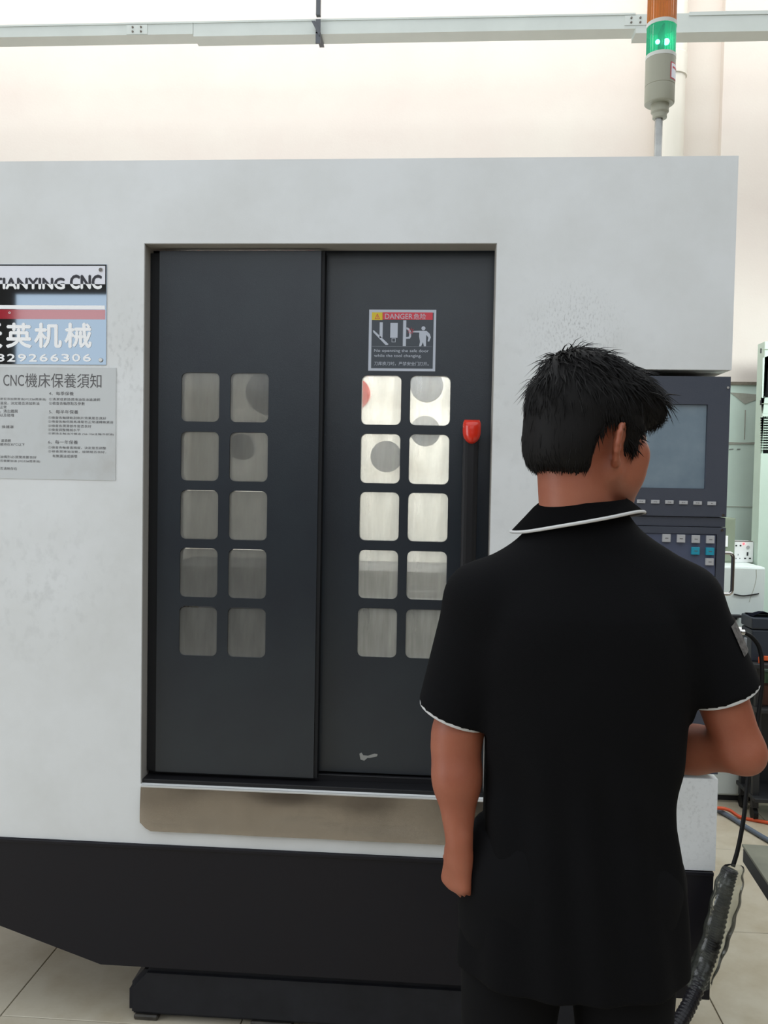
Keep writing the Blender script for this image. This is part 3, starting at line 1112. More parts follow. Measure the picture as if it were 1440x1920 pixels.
h = WP(643, 268)
add_plate(bm, [circ(h[0], h[1], .0055)], *T)
add_plate(bm, [[WP(545, 292), WP(610, 290), WP(672, 292), WP(700, 318), WP(710, 350), WP(694, 388), WP(680, 384), WP(688, 352), WP(668, 326), WP(666, 388),
                WP(666, 430), WP(648, 430), WP(638, 392), WP(622, 430), WP(604, 430), WP(612, 388), WP(604, 340), WP(606, 306), WP(545, 304)]], *T)
emit_mesh('pictogram', bm, MT['stick_grey'], ws)
for s, q in (('DANGER', (298, 135, 545, 184)), ('危险', (556, 135, 665, 188)), ('No openning the safe door', (200, 452, 690, 492)),
             ('while the tool changing.', (200, 498, 625, 537)), ('刀库换刀时，严禁安全门打开。', (200, 564, 690, 606))):
    a, b = WP(q[0], q[1]), WP(q[2], q[3])
    bm = bmesh.new()
    add_text(bm, s, a[0], b[0], b[1], a[1], YR - .0018)
    emit_mesh('caption', bm, MT['stick_grey'], ws)

# ------------------------------------------------------------------ signal light on the roof
YG = .10
gx = at(1236, 200, YG).x
zz = lambda py: at(1237, py, YG).z
sg = empty('signal_tower', (gx, YG, ZT), 'stacked amber and green signal light on a pole on the machine roof', 'signal light')
pxm = (YG + 2.3) / FPX
lathe('pole', gx, YG, [(.022, ZT), (.022, ZT + .006), (.016, ZT + .014), (.0105, ZT + .022), (.0105, zz(218))], MT['alu'], sg, 20)
lathe('socket', gx + .002, YG, [(.017, zz(223)), (.019, zz(222)), (.019, zz(214)), (.0235, zz(211)), (.0235, zz(191))], MT['beige'], sg, 28)
rb = 26.3 * pxm
lathe('body', gx, YG, [(rb - .003, zz(196.5)), (rb - .0005, zz(195)), (rb, zz(193)), (rb, zz(164.6)), (rb - .0008, zz(164)), (rb - .0008, zz(163)), (rb, zz(162.4)), (rb, zz(113))], MT['beige'], sg, 40)
lathe('ring', gx, YG, [(rb + .0005, zz(113)), (rb + .0005, zz(106))], MT['ring'], sg, 40)
bm = bmesh.new()
add_lathe(bm, gx, YG, [(rb - .001, zz(106)), (rb - .001, zz(53))], 64, .0012)
o = emit_mesh('green_lens', bm, MT['lens_green'], sg)
o['label'] = 'lit green lens'
for dx in (-.013, .010):
    bm = bmesh.new()
    bmesh.ops.create_uvsphere(bm, u_segments=14, v_segments=10, radius=.0085 if dx > 0 else .006, matrix=Matrix.Translation((gx + dx, YG - .016, zz(84))))
    emit_mesh('bulb', bm, MT['bulb'], sg, smooth=True)
box('reflector', gx - .0025, gx + .0025, YG - .028, YG + .028, zz(105), zz(54), MT['slot'], sg)
lathe('ring', gx, YG, [(rb + .0005, zz(53)), (rb + .0005, zz(46))], MT['ring'], sg, 40)
bm = bmesh.new()
add_lathe(bm, gx, YG, [(rb - .001, zz(46)), (rb - .001, zz(-10))], 64, .0012)
o = emit_mesh('amber_lens', bm, MT['lens_amber'], sg)
o['label'] = 'unlit amber lens'
box('reflector', gx - .0025, gx + .0025, YG - .028, YG + .028, zz(45), zz(-9), MT['slot'], sg)
lathe('cap', gx, YG, [(rb + .0005, zz(-10)), (rb + .0005, zz(-16)), (rb - .01, zz(-22))], MT['ring'], sg, 40)
# rating label wrapped on the body
bm = bmesh.new()


def wrap(a0, a1, z0, z1, r):
    n = 8
    vs = []
    for k in range(n + 1):
        a = math.radians(a0 + (a1 - a0) * k / n)
        vs.append((bm.verts.new((gx + r * math.sin(a), YG - r * math.cos(a), z0)), bm.verts.new((gx + r * math.sin(a), YG - r * math.cos(a), z1))))
    for (a, b), (c_, d) in zip(vs, vs[1:]):
        bm.faces.new((a, c_, d, b))


wrap(28, 84, zz(158), zz(127), rb + .0004)
lb = emit_mesh('rating_label', bm, MT['stick_red'], sg)
bm = bmesh.new()
wrap(32, 80, zz(156), zz(129), rb + .0008)
emit_mesh('label_field', bm, MT['plate_white'], lb)
bm = bmesh.new()
wrap(38, 76, zz(138), zz(134.5), rb + .0012)
emit_mesh('label_mark', bm, MT['stick_red'], lb)

# ------------------------------------------------------------------ things right of the machine
# pale cabinet
YQ = 1.93
q0, q1 = at(1358, 1300, YQ).x, at(1428, 1300, YQ).x
qz = at(1395, 1063, YQ).z
pcb = empty('pale_cabinet', ((q0 + q1) / 2, YQ + .25, FZ), 'pale floor cabinet right of the machine with a scratched door', 'cabinet')
box('carcass', q0 - .1, q1, YQ + .012, YQ + .44, FZ + .03, qz, MT['box_white'], pcb, .004)
box('plinth', q0 - .09, q1 - .01, YQ + .03, YQ + .43, FZ, FZ + .03, MT['slot'], pcb)
box('door', q0 - .096, q1 - .003, YQ, YQ + .0115, FZ + .04, qz - .006, MT['box_white'], pcb, .002)


def line_on(name, pix, r, Y, m, parent):
    bm = bmesh.new()
    add_tube(bm, smooth_path([tuple(at(x, y, Y)) for x, y in pix], 6), r, 8)
    return emit_mesh(name, bm, m, parent, smooth=True)


ln = line_on('loose_wire', [(1376, 1114), (1392, 1117), (1408, 1115.5), (1423, 1113)], .0028, YQ - .004, MT['wire'], None)
tag(ln, 'short black wire lying across the pale cabinet door', 'wire')
line_on('scratch', [(1418, 1068), (1418, 1085), (1413, 1105), (1408, 1118), (1405, 1129)], .0012, YQ - .0006, MT['plaster'], pcb)
bm = bmesh.new()
a, b = at(1372, 1154, YQ - .03), at(1391, 1157, YQ - .03)
add_box(bm, a.x, b.x, YQ - .04, YQ, b.z - .002, a.z + .002)
c_ = at(1382, 1162, YQ - .03)
add_box(bm, a.x + .006, c_.x, YQ - .03, YQ, c_.z, b.z - .001)
emit_mesh('door_handle', bm, MT['dark'], pcb)
# power outlet box standing on it
a, b = at(1377, 1014.5, YQ + .25), at(1412, 1053, YQ + .25)
ob = empty('power_outlet', ((a.x + b.x) / 2, YQ + .3, qz), 'white power outlet box with sockets and red lamp on the cabinet', 'power outlet')
box('housing', a.x, b.x, YQ + .25, YQ + .33, qz, a.z, MT['white_print'], ob, .003)
box('top_edge', a.x, b.x - .005, YQ + .249, YQ + .252, a.z - .002, a.z + .002, MT['bolt'], ob)
for px, py, w_, h_ in ((1380.5, 1023, 1.6, 1.3), (1388.5, 1023, 1.6, 1.3), (1384, 1040, .5, 1.5), (1380, 1047, .7, 1), (1387, 1047, .7, 1), (1401.5, 1038.5, 1.6, 3.6), (1397, 1047, 2, 1.4), (1406, 1047, 2, 1.4)):
    p = at(px, py, YQ + .25)
    s = .0025
    plate('socket_slot', [rrect(p.x - w_ * s, p.x + w_ * s, p.z - h_ * s, p.z + h_ * s, .0008, 3)], YQ + .2485, YQ + .25, MT['slot'], ob)
p = at(1394.5, 1019.5, YQ + .25)
bm = bmesh.new()
bmesh.ops.create_uvsphere(bm, u_segments=14, v_segments=8, radius=.0055, matrix=Matrix.Translation((p.x, YQ + .25, p.z)))
emit_mesh('indicator_lamp', bm, MT['led_red'], ob, smooth=True)
p = at(1402.5, 1026, YQ + .25)
plate('switch', [circ(p.x, p.z, .008)], YQ + .246, YQ + .25, MT['key_grey'], ob)
# grey-green board leaning behind the console
a, b = at(1352, 971, YQ + .2), at(1376.5, 1056, YQ + .2)
gb = empty('junction_box', (a.x, YQ + .2, qz), 'grey green junction box beside the outlet behind the console', 'box')
box('case', a.x, b.x, YQ + .2, YQ + .3, qz, a.z, MT['board'], gb, .002)
box('cover', a.x + .004, b.x - .006, YQ + .197, YQ + .2, qz + .01, a.z - .008, MT['board'], gb, .001)
p = at(1362, 1014, YQ + .19)
box('latch', p.x - .006, p.x + .008, YQ + .19, YQ + .197, p.z - .03, p.z + .025, MT['white_print'], gb, .001)
# green electric cabinet at the right border of the picture
YE = 2.12
e0 = at(1426, 900, YE).x
ec = empty('electric_cabinet', (e0 + .25, YE + .14, FZ), 'pale green cabinet with dark window and louvre slots at right edge', 'cabinet')
ez = at(1430, 640, YE).z
zw0, zw1 = at(1430, 757, YE).z, at(1430, 775, YE).z
zlo = at(1430, 850, YE).z
p, q = at(1431, 668, YE), at(1500, 746, YE)
win = [(p.x, p.z - .008), (p.x + .03, p.z + .004), (q.x, p.z + .004), (q.x, q.z), (p.x + .02, q.z), (p.x + .014, q.z - .006), (p.x, q.z)]
plate('window_frame', [rect(e0, e0 + .5, zw1, ez), win], YE, YE + .012, MT['box_green'], ec)
plate('window_pane', [rect(e0 + .02, q.x + .02, q.z - .02, p.z + .02)], YE + .014, YE + .018, MT['screen_dark'], ec)
hol = []
for i in range(14):
    y_ = 781.5 + i * 4.65
    for k in range(6):
        x_ = 1427.6 - i * .05 + k * 5.6
        a, b = at(x_, y_ - .9, YE), at(x_ + 4.6, y_ + 1.1, YE)
        hol.append(rect(a.x, b.x, b.z, a.z))
plate('louvre_panel', [rect(e0, e0 + .5, zlo, zw1 - .0005)] + hol, YE, YE + .012, MT['box_green'], ec)
plate('door_panel', [rect(e0, e0 + .5, FZ, zlo - .0005)], YE, YE + .012, MT['box_green'], ec)
box('case', e0 + .012, e0 + .5, YE + .03, YE + .095, FZ, ez - .012, MT['slot'], ec)
bm = bmesh.new()
add_box(bm, e0, e0 + .0115, YE + .012, YE + .1, FZ, ez)
add_box(bm, e0 + .012, e0 + .5, YE + .012, YE + .1, ez - .01, ez)
emit_mesh('case_edge', bm, MT['box_green'], ec)
for ya in (655, 757):
    p = at(1428, ya, YE)
    box('trim_line', p.x, e0 + .49, YE - .002, YE, p.z - .002, p.z + .002, MT['board'], ec)
for px, py in ((1426.5, 658), (1426, 755)):
    p = at(px, py, YE)
    box('hinge', p.x - .003, p.x + .002, YE - .006, YE, p.z - .012, p.z + .012, MT['slot'], ec)

# trolley with tool boxes
YV = 1.66
t0 = at(1411, 1240, YV).x - .03
tz = at(1420, 1245, YV).z
tr = empty('tool_trolley', (t0 + .3, YV + .12, FZ), 'dark steel tool trolley at the right edge beside the man', 'trolley')
box('shelf', t0 + .03, t0 + .6, YV, YV + .25, tz - .022, tz, MT['dark'], tr, .004)
lz = at(1430, 1330, YV).z
box('shelf', t0 + .06, t0 + .6, YV, YV + .25, lz - .02, lz, MT['dark'], tr, .004)
box('shelf', t0 + .06, t0 + .6, YV, YV + .25, FZ + .1, FZ + .12, MT['dark'], tr, .004)
for dx, dy in ((.065, .04), (.56, .04), (.065, .20), (.56, .20)):
    box('leg', t0 + dx, t0 + dx + .03, YV + dy, YV + dy + .03, FZ + .06, tz - .022, MT['dark'], tr, .003)
    bm = bmesh.new()
    bmesh.ops.create_cone(bm, cap_ends=True, segments=16, radius1=.03, radius2=.03, depth=.02,
                          matrix=Matrix.Translation((t0 + dx + .015, YV + dy + .015, FZ + .0302)) @ Matrix.Rotation(math.pi / 2, 4, 'Y'))
    emit_mesh('wheel', bm, MT['wire'], tr)
box('back_sheet', t0 + .096, t0 + .56, YV + .235, YV + .24, FZ + .12, lz - .02, MT['dark'], tr)


def pbox(name, px0, py0, px1, Y, dep, z0, m, label, cat, bev=.006, lid=None):
    a = at(px0, py0, Y)
    b = at(px1, py0, Y)
    e = empty(name, ((a.x + b.x) / 2, Y + dep / 2, z0), label, cat)
    h = a.z - z0
    box('body', a.x, b.x, Y, Y + dep, z0, z0 + h * .72, m, e, bev)
    box('lid', a.x - .003, b.x + .003, Y - .003, Y + dep + .003, z0 + h * .74, a.z, lid or m, e, bev)
    return e, a, b


tbx, a, b = pbox('tool_box', 1411, 1158, 1490, YV + .05, .14, tz, MT['navy'], 'dark navy tool box under a cloth on the trolley', 'tool box')
p, q = at(1432, 1230, YV + .045), at(1446, 1239, YV + .045)
box('clasp', p.x, q.x, YV + .040, YV + .05, q.z, p.z, MT['orange'], tbx, .002)
bm = bmesh.new()
cl = at(1408, 1150, YV + .05)
for i in range(17):
    for j in range(9):
        u, v_ = i / 16, j / 8
        x = a.x + .005 + u * .13
        bm.verts.new((x, YV + .06 + v_ * .12, a.z + .004 + .028 * math.sin(math.pi * u) ** .7 * (.6 + .4 * math.sin(3 * v_ + 5 * u)) * math.sin(math.pi * min(1, v_ + .3))))
bm.verts.ensure_lookup_table()
for i in range(16):
    for j in range(8):
        k = i * 9 + j
        bm.faces.new((bm.verts[k], bm.verts[k + 9], bm.verts[k + 10], bm.verts[k + 1]))
bmesh.ops.solidify(bm, geom=list(bm.faces), thickness=.004)
o = emit_mesh('cloth', bm, MT['cloth'], None, smooth=True)
tag(o, 'crumpled dark blue cloth lying on the tool box', 'cloth')
a, b = at(1396, 1196, YV + .02), at(1404, 1240, YV + .02)
o = box('steel_rule', a.x, a.x + .012, YV + .02, YV + .03, tz, a.z, MT['grey_metal'], None, .002)
tag(o, 'upright grey steel bar left of the tool box', 'steel bar')
p = at(1425, 1235, YV + .02)
bm = bmesh.new()
add_lathe(bm, p.x, YV + .02, [(.0065, tz), (.0072, tz + .002), (.0072, p.z + .006), (.004, p.z + .012)], 16)
o = emit_mesh('spray_cap', bm, MT['orange'], None, smooth=True)
tag(o, 'small orange cap standing before the tool box', 'cap')
a, b = at(1433, 1286, YV + .07), at(1470, 1325, YV)
a.x = max(a.x, t0 + .098)
o = box('carton', a.x, b.x, YV + .072, YV + .13, lz, a.z, MT['brown'], None, .003)
tag(o, 'brown carton on the middle shelf of the trolley', 'carton')
a = at(1436, 1257, YV + .14)
a.x = max(a.x, t0 + .10)
o = box('parts_bin', a.x, a.x + .14, YV + .14, YV + .22, lz, a.z - .01, MT['green'], None, .004)
tag(o, 'green plastic parts bin behind the brown carton', 'bin')

# hoses on the floor
bm = bmesh.new()
hp = [atz(x, y, FZ) for x, y in ((1334, 1526), (1343, 1528), (1366, 1531.5), (1390, 1536), (1440, 1546), (1500, 1560))]
add_tube(bm, smooth_path([(p.x, p.y, FZ + .0085 + (.024 if i in (1, 2) else 0)) for i, p in enumerate(hp)], 8), .008, 10)
o = emit_mesh('air_hose', bm, MT['hose_orange'], None, smooth=True)
tag(o, 'orange hose running across the floor right of the machine', 'hose')
bm = bmesh.new()
hp = [atz(x, y, FZ) for x, y in ((1340, 1521), (1347, 1524), (1372, 1538), (1400, 1556), (1440, 1580), (1500, 1612))]
add_tube(bm, smooth_path([(p.x, p.y, FZ + .0115) for p in hp], 8), .011, 10)
o = emit_mesh('water_hose', bm, MT['hose_blue'], None, smooth=True)
tag(o, 'slate blue hose crossing the floor under the orange hose', 'hose')

# bench whose corner enters at the lower right
BZ = .62
A, B = atz(1391, 1582, BZ), atz(1440, 1655, BZ)
d1 = (B - A).normalized()
d2 = Vector((-d1.y, d1.x, 0))
if d2.x < 0:
    d2 = -d2
L1, L2, TH = .62, .55, .045
bn = empty('work_bench', A + d1 * .3 + d2 * .27 + Vector((0, 0, FZ - BZ)), 'low worn bench whose corner enters at the lower right', 'bench')


def oriented(name, u0, u1, v0, v1, z0, z1, m, parent, bev=.004):
    bm = bmesh.new()
    add_box(bm, u0, u1, v0, v1, z0, z1, bev)
    for v in bm.verts:
        v.co = A * 1.0 + d1 * v.co.x + d2 * v.co.y + Vector((0, 0, v.co.z - BZ))
    return emit_mesh(name, bm, m, parent)


oriented('bench_top', 0, L1, 0, L2, BZ - .006, BZ, MT['bench'], bn, .001)
oriented('bench_frame', .002, L1 - .002, .002, L2 - .002, BZ - TH, BZ - .007, MT['bench_dark'], bn)
for u, v_ in ((.16, .13), (L1 - .07, .13), (.16, L2 - .07), (L1 - .07, L2 - .07)):
    oriented('leg', u, u + .05, v_, v_ + .05, FZ, BZ - TH, MT['bench_dark'], bn)


# ------------------------------------------------------------------ the man: signed distance modelling
class Field:
    def __init__(s, lo, hi, h):
        s.lo = np.array(lo, np.float32)
        s.h = h
        s.n = [int(math.ceil((hi[i] - lo[i]) / h)) + 1 for i in range(3)]
        s.d = np.full(s.n, 0.2, np.float32)

    def sub(s, lo, hi):
        i0 = [max(0, int((lo[i] - s.lo[i]) / s.h)) for i in range(3)]
        i1 = [min(s.n[i], int((hi[i] - s.lo[i]) / s.h) + 2) for i in range(3)]
        sl = tuple(slice(a, max(a, b)) for a, b in zip(i0, i1))
        g = [s.lo[i] + s.h * np.arange(sl[i].start, sl[i].stop, dtype=np.float32) for i in range(3)]
        return sl, g[0][:, None, None], g[1][None, :, None], g[2][None, None, :]

    def put(s, sl, d, k, op='add'):
        o = s.d[sl]
        if op == 'add':
            if k > 0:
                hh = np.maximum(k - np.abs(o - d), 0) / k
                s.d[sl] = np.minimum(o, d) - hh * hh * k * .25
            else:
                s.d[sl] = np.minimum(o, d)
        else:
            d = -d
            if k > 0:
                hh = np.maximum(k - np.abs(o - d), 0) / k
                s.d[sl] = np.maximum(o, d) + hh * hh * k * .25
            else:
                s.d[sl] = np.maximum(o, d)

    def cone(s, a, b, ra, rb, k=.02, flat=None, op='add'):
        """tapered capsule; flat = (axis vector, factor) squeezes it along an axis"""
        a = np.array(a, np.float32)
        b = np.array(b, np.float32)
        r = max(ra, rb) * 1.4 + k + .02
        sl, X, Y, Z = s.sub(np.minimum(a, b) - r, np.maximum(a, b) + r)
        px, py, pz = X - a[0], Y - a[1], Z - a[2]
        ab = b - a
        t = np.clip((px * ab[0] + py * ab[1] + pz * ab[2]) / float(ab @ ab), 0, 1)
        qx, qy, qz = px - t * ab[0], py - t * ab[1], pz - t * ab[2]
        if flat is not None:
            f = np.array(flat[0], np.float32)
            f = f / np.linalg.norm(f)
            w_ = qx * f[0] + qy * f[1] + qz * f[2]
            e = (1 / flat[1] - 1) * w_
            qx, qy, qz = qx + e * f[0], qy + e * f[1], qz + e * f[2]
        d = np.sqrt(qx * qx + qy * qy + qz * qz) - (ra + (rb - ra) * t)
        s.put(sl, d, k, op)

    def ell(s, c, rad, Rm=None, k=.02, op='add'):
        c = np.array(c, np.float32)
        r = max(rad) + k + .02
        sl, X, Y, Z = s.sub(c - r, c + r)
        px, py, pz = X - c[0], Y - c[1], Z - c[2]
        if Rm is not None:
            q = [px * Rm[0][i] + py * Rm[1][i] + pz * Rm[2][i] for i in range(3)]
        else:
            q = [px + 0 * py + 0 * pz, py + 0 * px + 0 * pz, pz + 0 * px + 0 * py]
        k0 = np.sqrt(sum((q[i] / rad[i]) ** 2 for i in range(3))) + 1e-6
        k1 = np.sqrt(sum((q[i] / rad[i] ** 2) ** 2 for i in range(3))) + 1e-6
        s.put(sl, k0 * (k0 - 1) / k1, k, op)

    def loft(s, secs, k=.02, p=2.3, fold=None):
        """upright body of elliptic sections (z, cx, cy, rx, ry)"""
        z = np.array([q[0] for q in secs], np.float32)
        mx = max(max(q[3], q[4]) for q in secs) + .07
        cx = [q[1] for q in secs]
        cy = [q[2] for q in secs]
        sl, X, Y, Z = s.sub((min(cx) - mx, min(cy) - mx, z[0] - .05), (max(cx) + mx, max(cy) + mx, z[-1] + .05))
        zc = np.clip(Z, z[0], z[-1])

        def it(i):
            zz_ = zc.ravel()
            vals = np.array([q[i] for q in secs], np.float32)
            # smooth interpolation
            lin_ = np.interp(zz_, z, vals)
            sm = sum(np.interp(zz_ + o_, z, vals) for o_ in (-.03, -.015, 0, .015, .03)) / 5
            return ((lin_ + 2 * sm) / 3).astype(np.float32)[None, None, :]
        cx, cy, rx, ry = it(1), it(2), it(3), it(4)
        u, v_ = np.abs(X - cx) / rx, np.abs(Y - cy) / ry
        q = (u ** p + v_ ** p) ** (1 / p)
        d = (q - 1) * np.minimum(rx, ry)
        if fold is not None:
            d = d + fold(X, Y, Z)
        over = np.abs(Z - zc)
        d = np.where(over > 0, np.sqrt(np.maximum(d, 0) ** 2 + over ** 2), np.maximum(d, np.maximum(z[0] - Z, Z - z[-1])))
        s.put(sl, d.astype(np.float32), k)

    def cut(s, co, no, k=0.0, lo=None, hi=None):
        """keep the side the normal points away from"""
        no = np.array(no, np.float32)
        no = no / np.linalg.norm(no)
        sl, X, Y, Z = s.sub(s.lo if lo is None else lo, (s.lo + s.h * np.array(s.n)) if hi is None else hi)
        d = (X - co[0]) * no[0] + (Y - co[1]) * no[1] + (Z - co[2]) * no[2]
        s.put(sl, -d, k, 'sub')

    def mesh(s):
        """surface nets"""
        d = s.d
        d[0], d[-1], d[:, 0], d[:, -1], d[:, :, 0], d[:, :, -1] = .1, .1, .1, .1, .1, .1
        ins = d < 0
        nx_, ny_, nz_ = [q - 1 for q in d.shape]
        cnt = np.zeros((nx_, ny_, nz_), np.uint8)
        for a in (0, 1):
            for b in (0, 1):
                for c in (0, 1):
                    cnt += ins[a:a + nx_, b:b + ny_, c:c + nz_]
        act = (cnt > 0) & (cnt < 8)
        I, J, K = np.nonzero(act)
        idx = np.full(act.shape, -1, np.int64)
        idx[I, J, K] = np.arange(len(I))
        acc = np.zeros((len(I), 3), np.float64)
        num = np.zeros(len(I))
        cor = [(a, b, c) for a in (0, 1) for b in (0, 1) for c in (0, 1)]
        for p in cor:
            for ax in range(3):
                if p[ax] == 0:
                    q = list(p)
                    q[ax] = 1
                    va = d[I + p[0], J + p[1], K + p[2]].astype(np.float64)
                    vb = d[I + q[0], J + q[1], K + q[2]].astype(np.float64)
                    x = (va < 0) != (vb < 0)
                    t = np.where(x, va / np.where(x, va - vb, 1), 0)
                    P = np.array(p, np.float64)[None, :].repeat(len(I), 0)
                    P[:, ax] += t
                    acc[x] += P[x]
                    num[x] += 1
        V = (np.stack([I, J, K], 1) + acc / num[:, None]) * s.h + s.lo
        F_ = []
        for ax in range(3):
            b, c = [(1, 2), (2, 0), (0, 1)][ax]
            sl0 = [slice(1, -1)] * 3
            sl1 = [slice(1, -1)] * 3
            sl0[ax] = slice(0, -1)
            sl1[ax] = slice(1, None)
            A_, B_ = ins[tuple(sl0)], ins[tuple(sl1)]
            for flip, msk in ((False, A_ & ~B_), (True, ~A_ & B_)):
                e = np.stack(np.nonzero(msk), 1)
                e = e + np.array([0 if i == ax else 1 for i in range(3)])
                q = []
                for db, dc in ((0, 0), (-1, 0), (-1, -1), (0, -1)):
                    o_ = e.copy()
                    o_[:, b] += db
                    o_[:, c] += dc
                    q.append(idx[o_[:, 0], o_[:, 1], o_[:, 2]])
                q = np.stack(q, 1)
                F_.append(q[:, ::-1] if flip else q)
        return V, np.concatenate(F_)


def field_obj(name, fld, m, parent, origin, sm=1):
    V, Q = fld.mesh()
    # light relaxation of the surface
    for _ in range(sm):
        acc = np.zeros_like(V)
        n = np.zeros(len(V))
        for a, b in ((0, 1), (1, 2), (2, 3), (3, 0)):
            np.add.at(acc, Q[:, a], V[Q[:, b]])
            np.add.at(acc, Q[:, b], V[Q[:, a]])
            np.add.at(n, Q[:, a], 1)
            np.add.at(n, Q[:, b], 1)
        V = V * .5 + acc / n[:, None] * .5
    me = bpy.data.meshes.new(name)
    me.vertices.add(len(V))
    me.vertices.foreach_set('co', V.astype(np.float32).ravel())
    me.loops.add(Q.size)
    me.loops.foreach_set('vertex_index', Q.astype(np.int32).ravel())
    me.polygons.add(len(Q))
    me.polygons.foreach_set('loop_start', np.arange(0, Q.size, 4, dtype=np.int32))
    me.polygons.foreach_set('use_smooth', np.ones(len(Q), bool))
    me.update(calc_edges=True)
    me.validate()
    me.materials.append(m)
    o = bpy.data.objects.new(name, me)
    link(o, parent)
    o.location = origin
    return o


ORG = Vector((0.225, -0.88, 0.0))     # where the man stands

# head frame
HC = np.array([.016, .022, 1.594])
hy, hp_ = math.radians(55), math.radians(9)
hf = np.array([math.sin(hy) * math.cos(hp_), math.cos(hy) * math.cos(hp_), -math.sin(hp_)])
hr = np.array([math.cos(hy), -math.sin(hy), 0])
hu = np.cross(hr, hf)
HR = np.stack([hr, hf, hu], 1)        # columns: right, forward, up


def hd(r, f, u):
    return HC + hr * r + hf * f + hu * u


# joints (local to ORG)
SHL, SHR = np.array([-.164, .0, 1.312]), np.array([.176, .0, 1.318])
ELL, ELR = np.array([-.196, -.016, 1.060]), np.array([.262, -.018, 1.076])
WRL, WRR = np.array([-.187, -.050, .912]), np.array([.112, .178, 1.006])

TORSO = [(.80, 0, .0, .165, .115), (.90, 0, 0, .160, .112), (.97, .005, 0, .142, .10), (1.05, .010, 0, .150, .10), (1.15, .01, 0, .165, .108),
         (1.25, .01, 0, .172, .11), (1.32, .008, 0, .155, .095), (1.37, .004, 0, .09, .07), (1.42, 0, 0, .062, .062)]

body = Field((-.36, -.2, FZ - .01), (.38, .42, 1.76), .0036)
body.loft([(z, a, b, c - .004, d - .004) for z, a, b, c, d in TORSO], .02)
for sx in (-1, 1):
    body.cone((sx * .04, 0, 1.365), (sx * .160, 0, 1.312), .044, .046, .03)
    body.cone((sx * .085, 0, .84), (sx * .098, .015, .46), .085, .054, .03)
    body.cone((sx * .098, .015, .46), (sx * .1, -.01, FZ + .08), .054, .036, .02)
    body.cone((sx * .1, -.02, FZ + .055), (sx * .108, .14, FZ + .04), .036, .030, .015)
# neck and head
body.cone((0, -.005, 1.37), hd(0, -.035, -.05), .060, .055, .03)
body.cone((.0, .02, 1.40), hd(0, .01, -.07), .05, .045, .02)
body.ell(hd(0, -.012, .018), (.074, .095, .092), HR, .02)
body.ell(hd(0, .040, -.040), (.057, .056, .074), HR, .03)
body.ell(hd(0, .060, -.094), (.042, .038, .032), HR, .025)
for s_ in (-1, 1):
    body.cone(hd(s_ * .052, .010, -.072), hd(s_ * .018, .082, -.114), .018, .015, .025)
    body.ell(hd(s_ * .044, .068, -.034), (.022, .023, .024), HR, .025)
    body.ell(hd(s_ * .038, .066, -.068), (.022, .024, .026), HR, .025)
    body.ell(hd(s_ * .030, .082, .020), (.024, .014, .010), HR, .016)
    body.ell(hd(s_ * .032, .099, -.004), (.016, .012, .010), HR, .010, op='sub')
    body.ell(hd(s_ * .032, .082, -.004), (.0135, .0135, .0125), HR, .004)
    body.ell(hd(s_ * .011, .102, -.046), (.008, .011, .008), HR, .008)
body.cone(hd(0, .090, .004), hd(0, .112, -.040), .008, .0105, .012)
body.ell(hd(0, .093, -.071), (.024, .013, .006), HR, .006)
body.ell(hd(0, .091, -.081), (.021, .013, .006), HR, .006)
# ears
for s_ in (-1, 1):
    def E(a, b, out):
        """a forward, b up in the ear plane; out from the head; the rear rim stands out"""
        return hd(s_ * (.0725 + out - a * .80), -.004 + a * 1.12, -.034 + b)
    rim = [E(.0115, .012, .004), E(.012, .022, .004), E(.006, .031, .005), E(-.004, .034, .005), E(-.014, .029, .005), E(-.0195, .016, .005),
           E(-.0195, .002, .005), E(-.015, -.012, .004), E(-.008, -.023, .003), E(.001, -.030, .002), E(.006, -.024, .001)]
    for p, q in zip(rim, rim[1:]):
        body.cone(p, q, .0042, .0042, .004)
    body.ell(E(-.001, -.026, .002), (.0065, .007, .008), HR, .006)
    body.cone(E(-.008, .022, .0), E(-.006, -.016, -.001), .0075, .006, .006)
    body.cone(E(-.013, .012, .001), E(-.013, -.004, .001), .006, .006, .006)
    body.cone(E(.009, .000, .001), E(.007, -.008, .001), .005, .004, .006)
    body.ell(E(.001, .002, .012), (.008, .008, .012), HR, .004, op='sub')
# arms
body.cone(SHL, ELL, .048, .036, .02)
body.cone(ELL + np.array([0, 0, .02]), ELL + (WRL - ELL) * .35, .037, .0365, .02)
body.cone(ELL + (WRL - ELL) * .3, WRL, .037, .0205, .02)
body.cone(SHR, ELR, .047, .037, .02)
body.cone(ELR, ELR + (WRR - ELR) * .4, .036, .038, .015)
body.ell(ELR + np.array([.010, -.014, -.010]), (.022, .022, .022), None, .02)
body.cone(ELR + (WRR - ELR) * .35, WRR, .038, .024, .02)


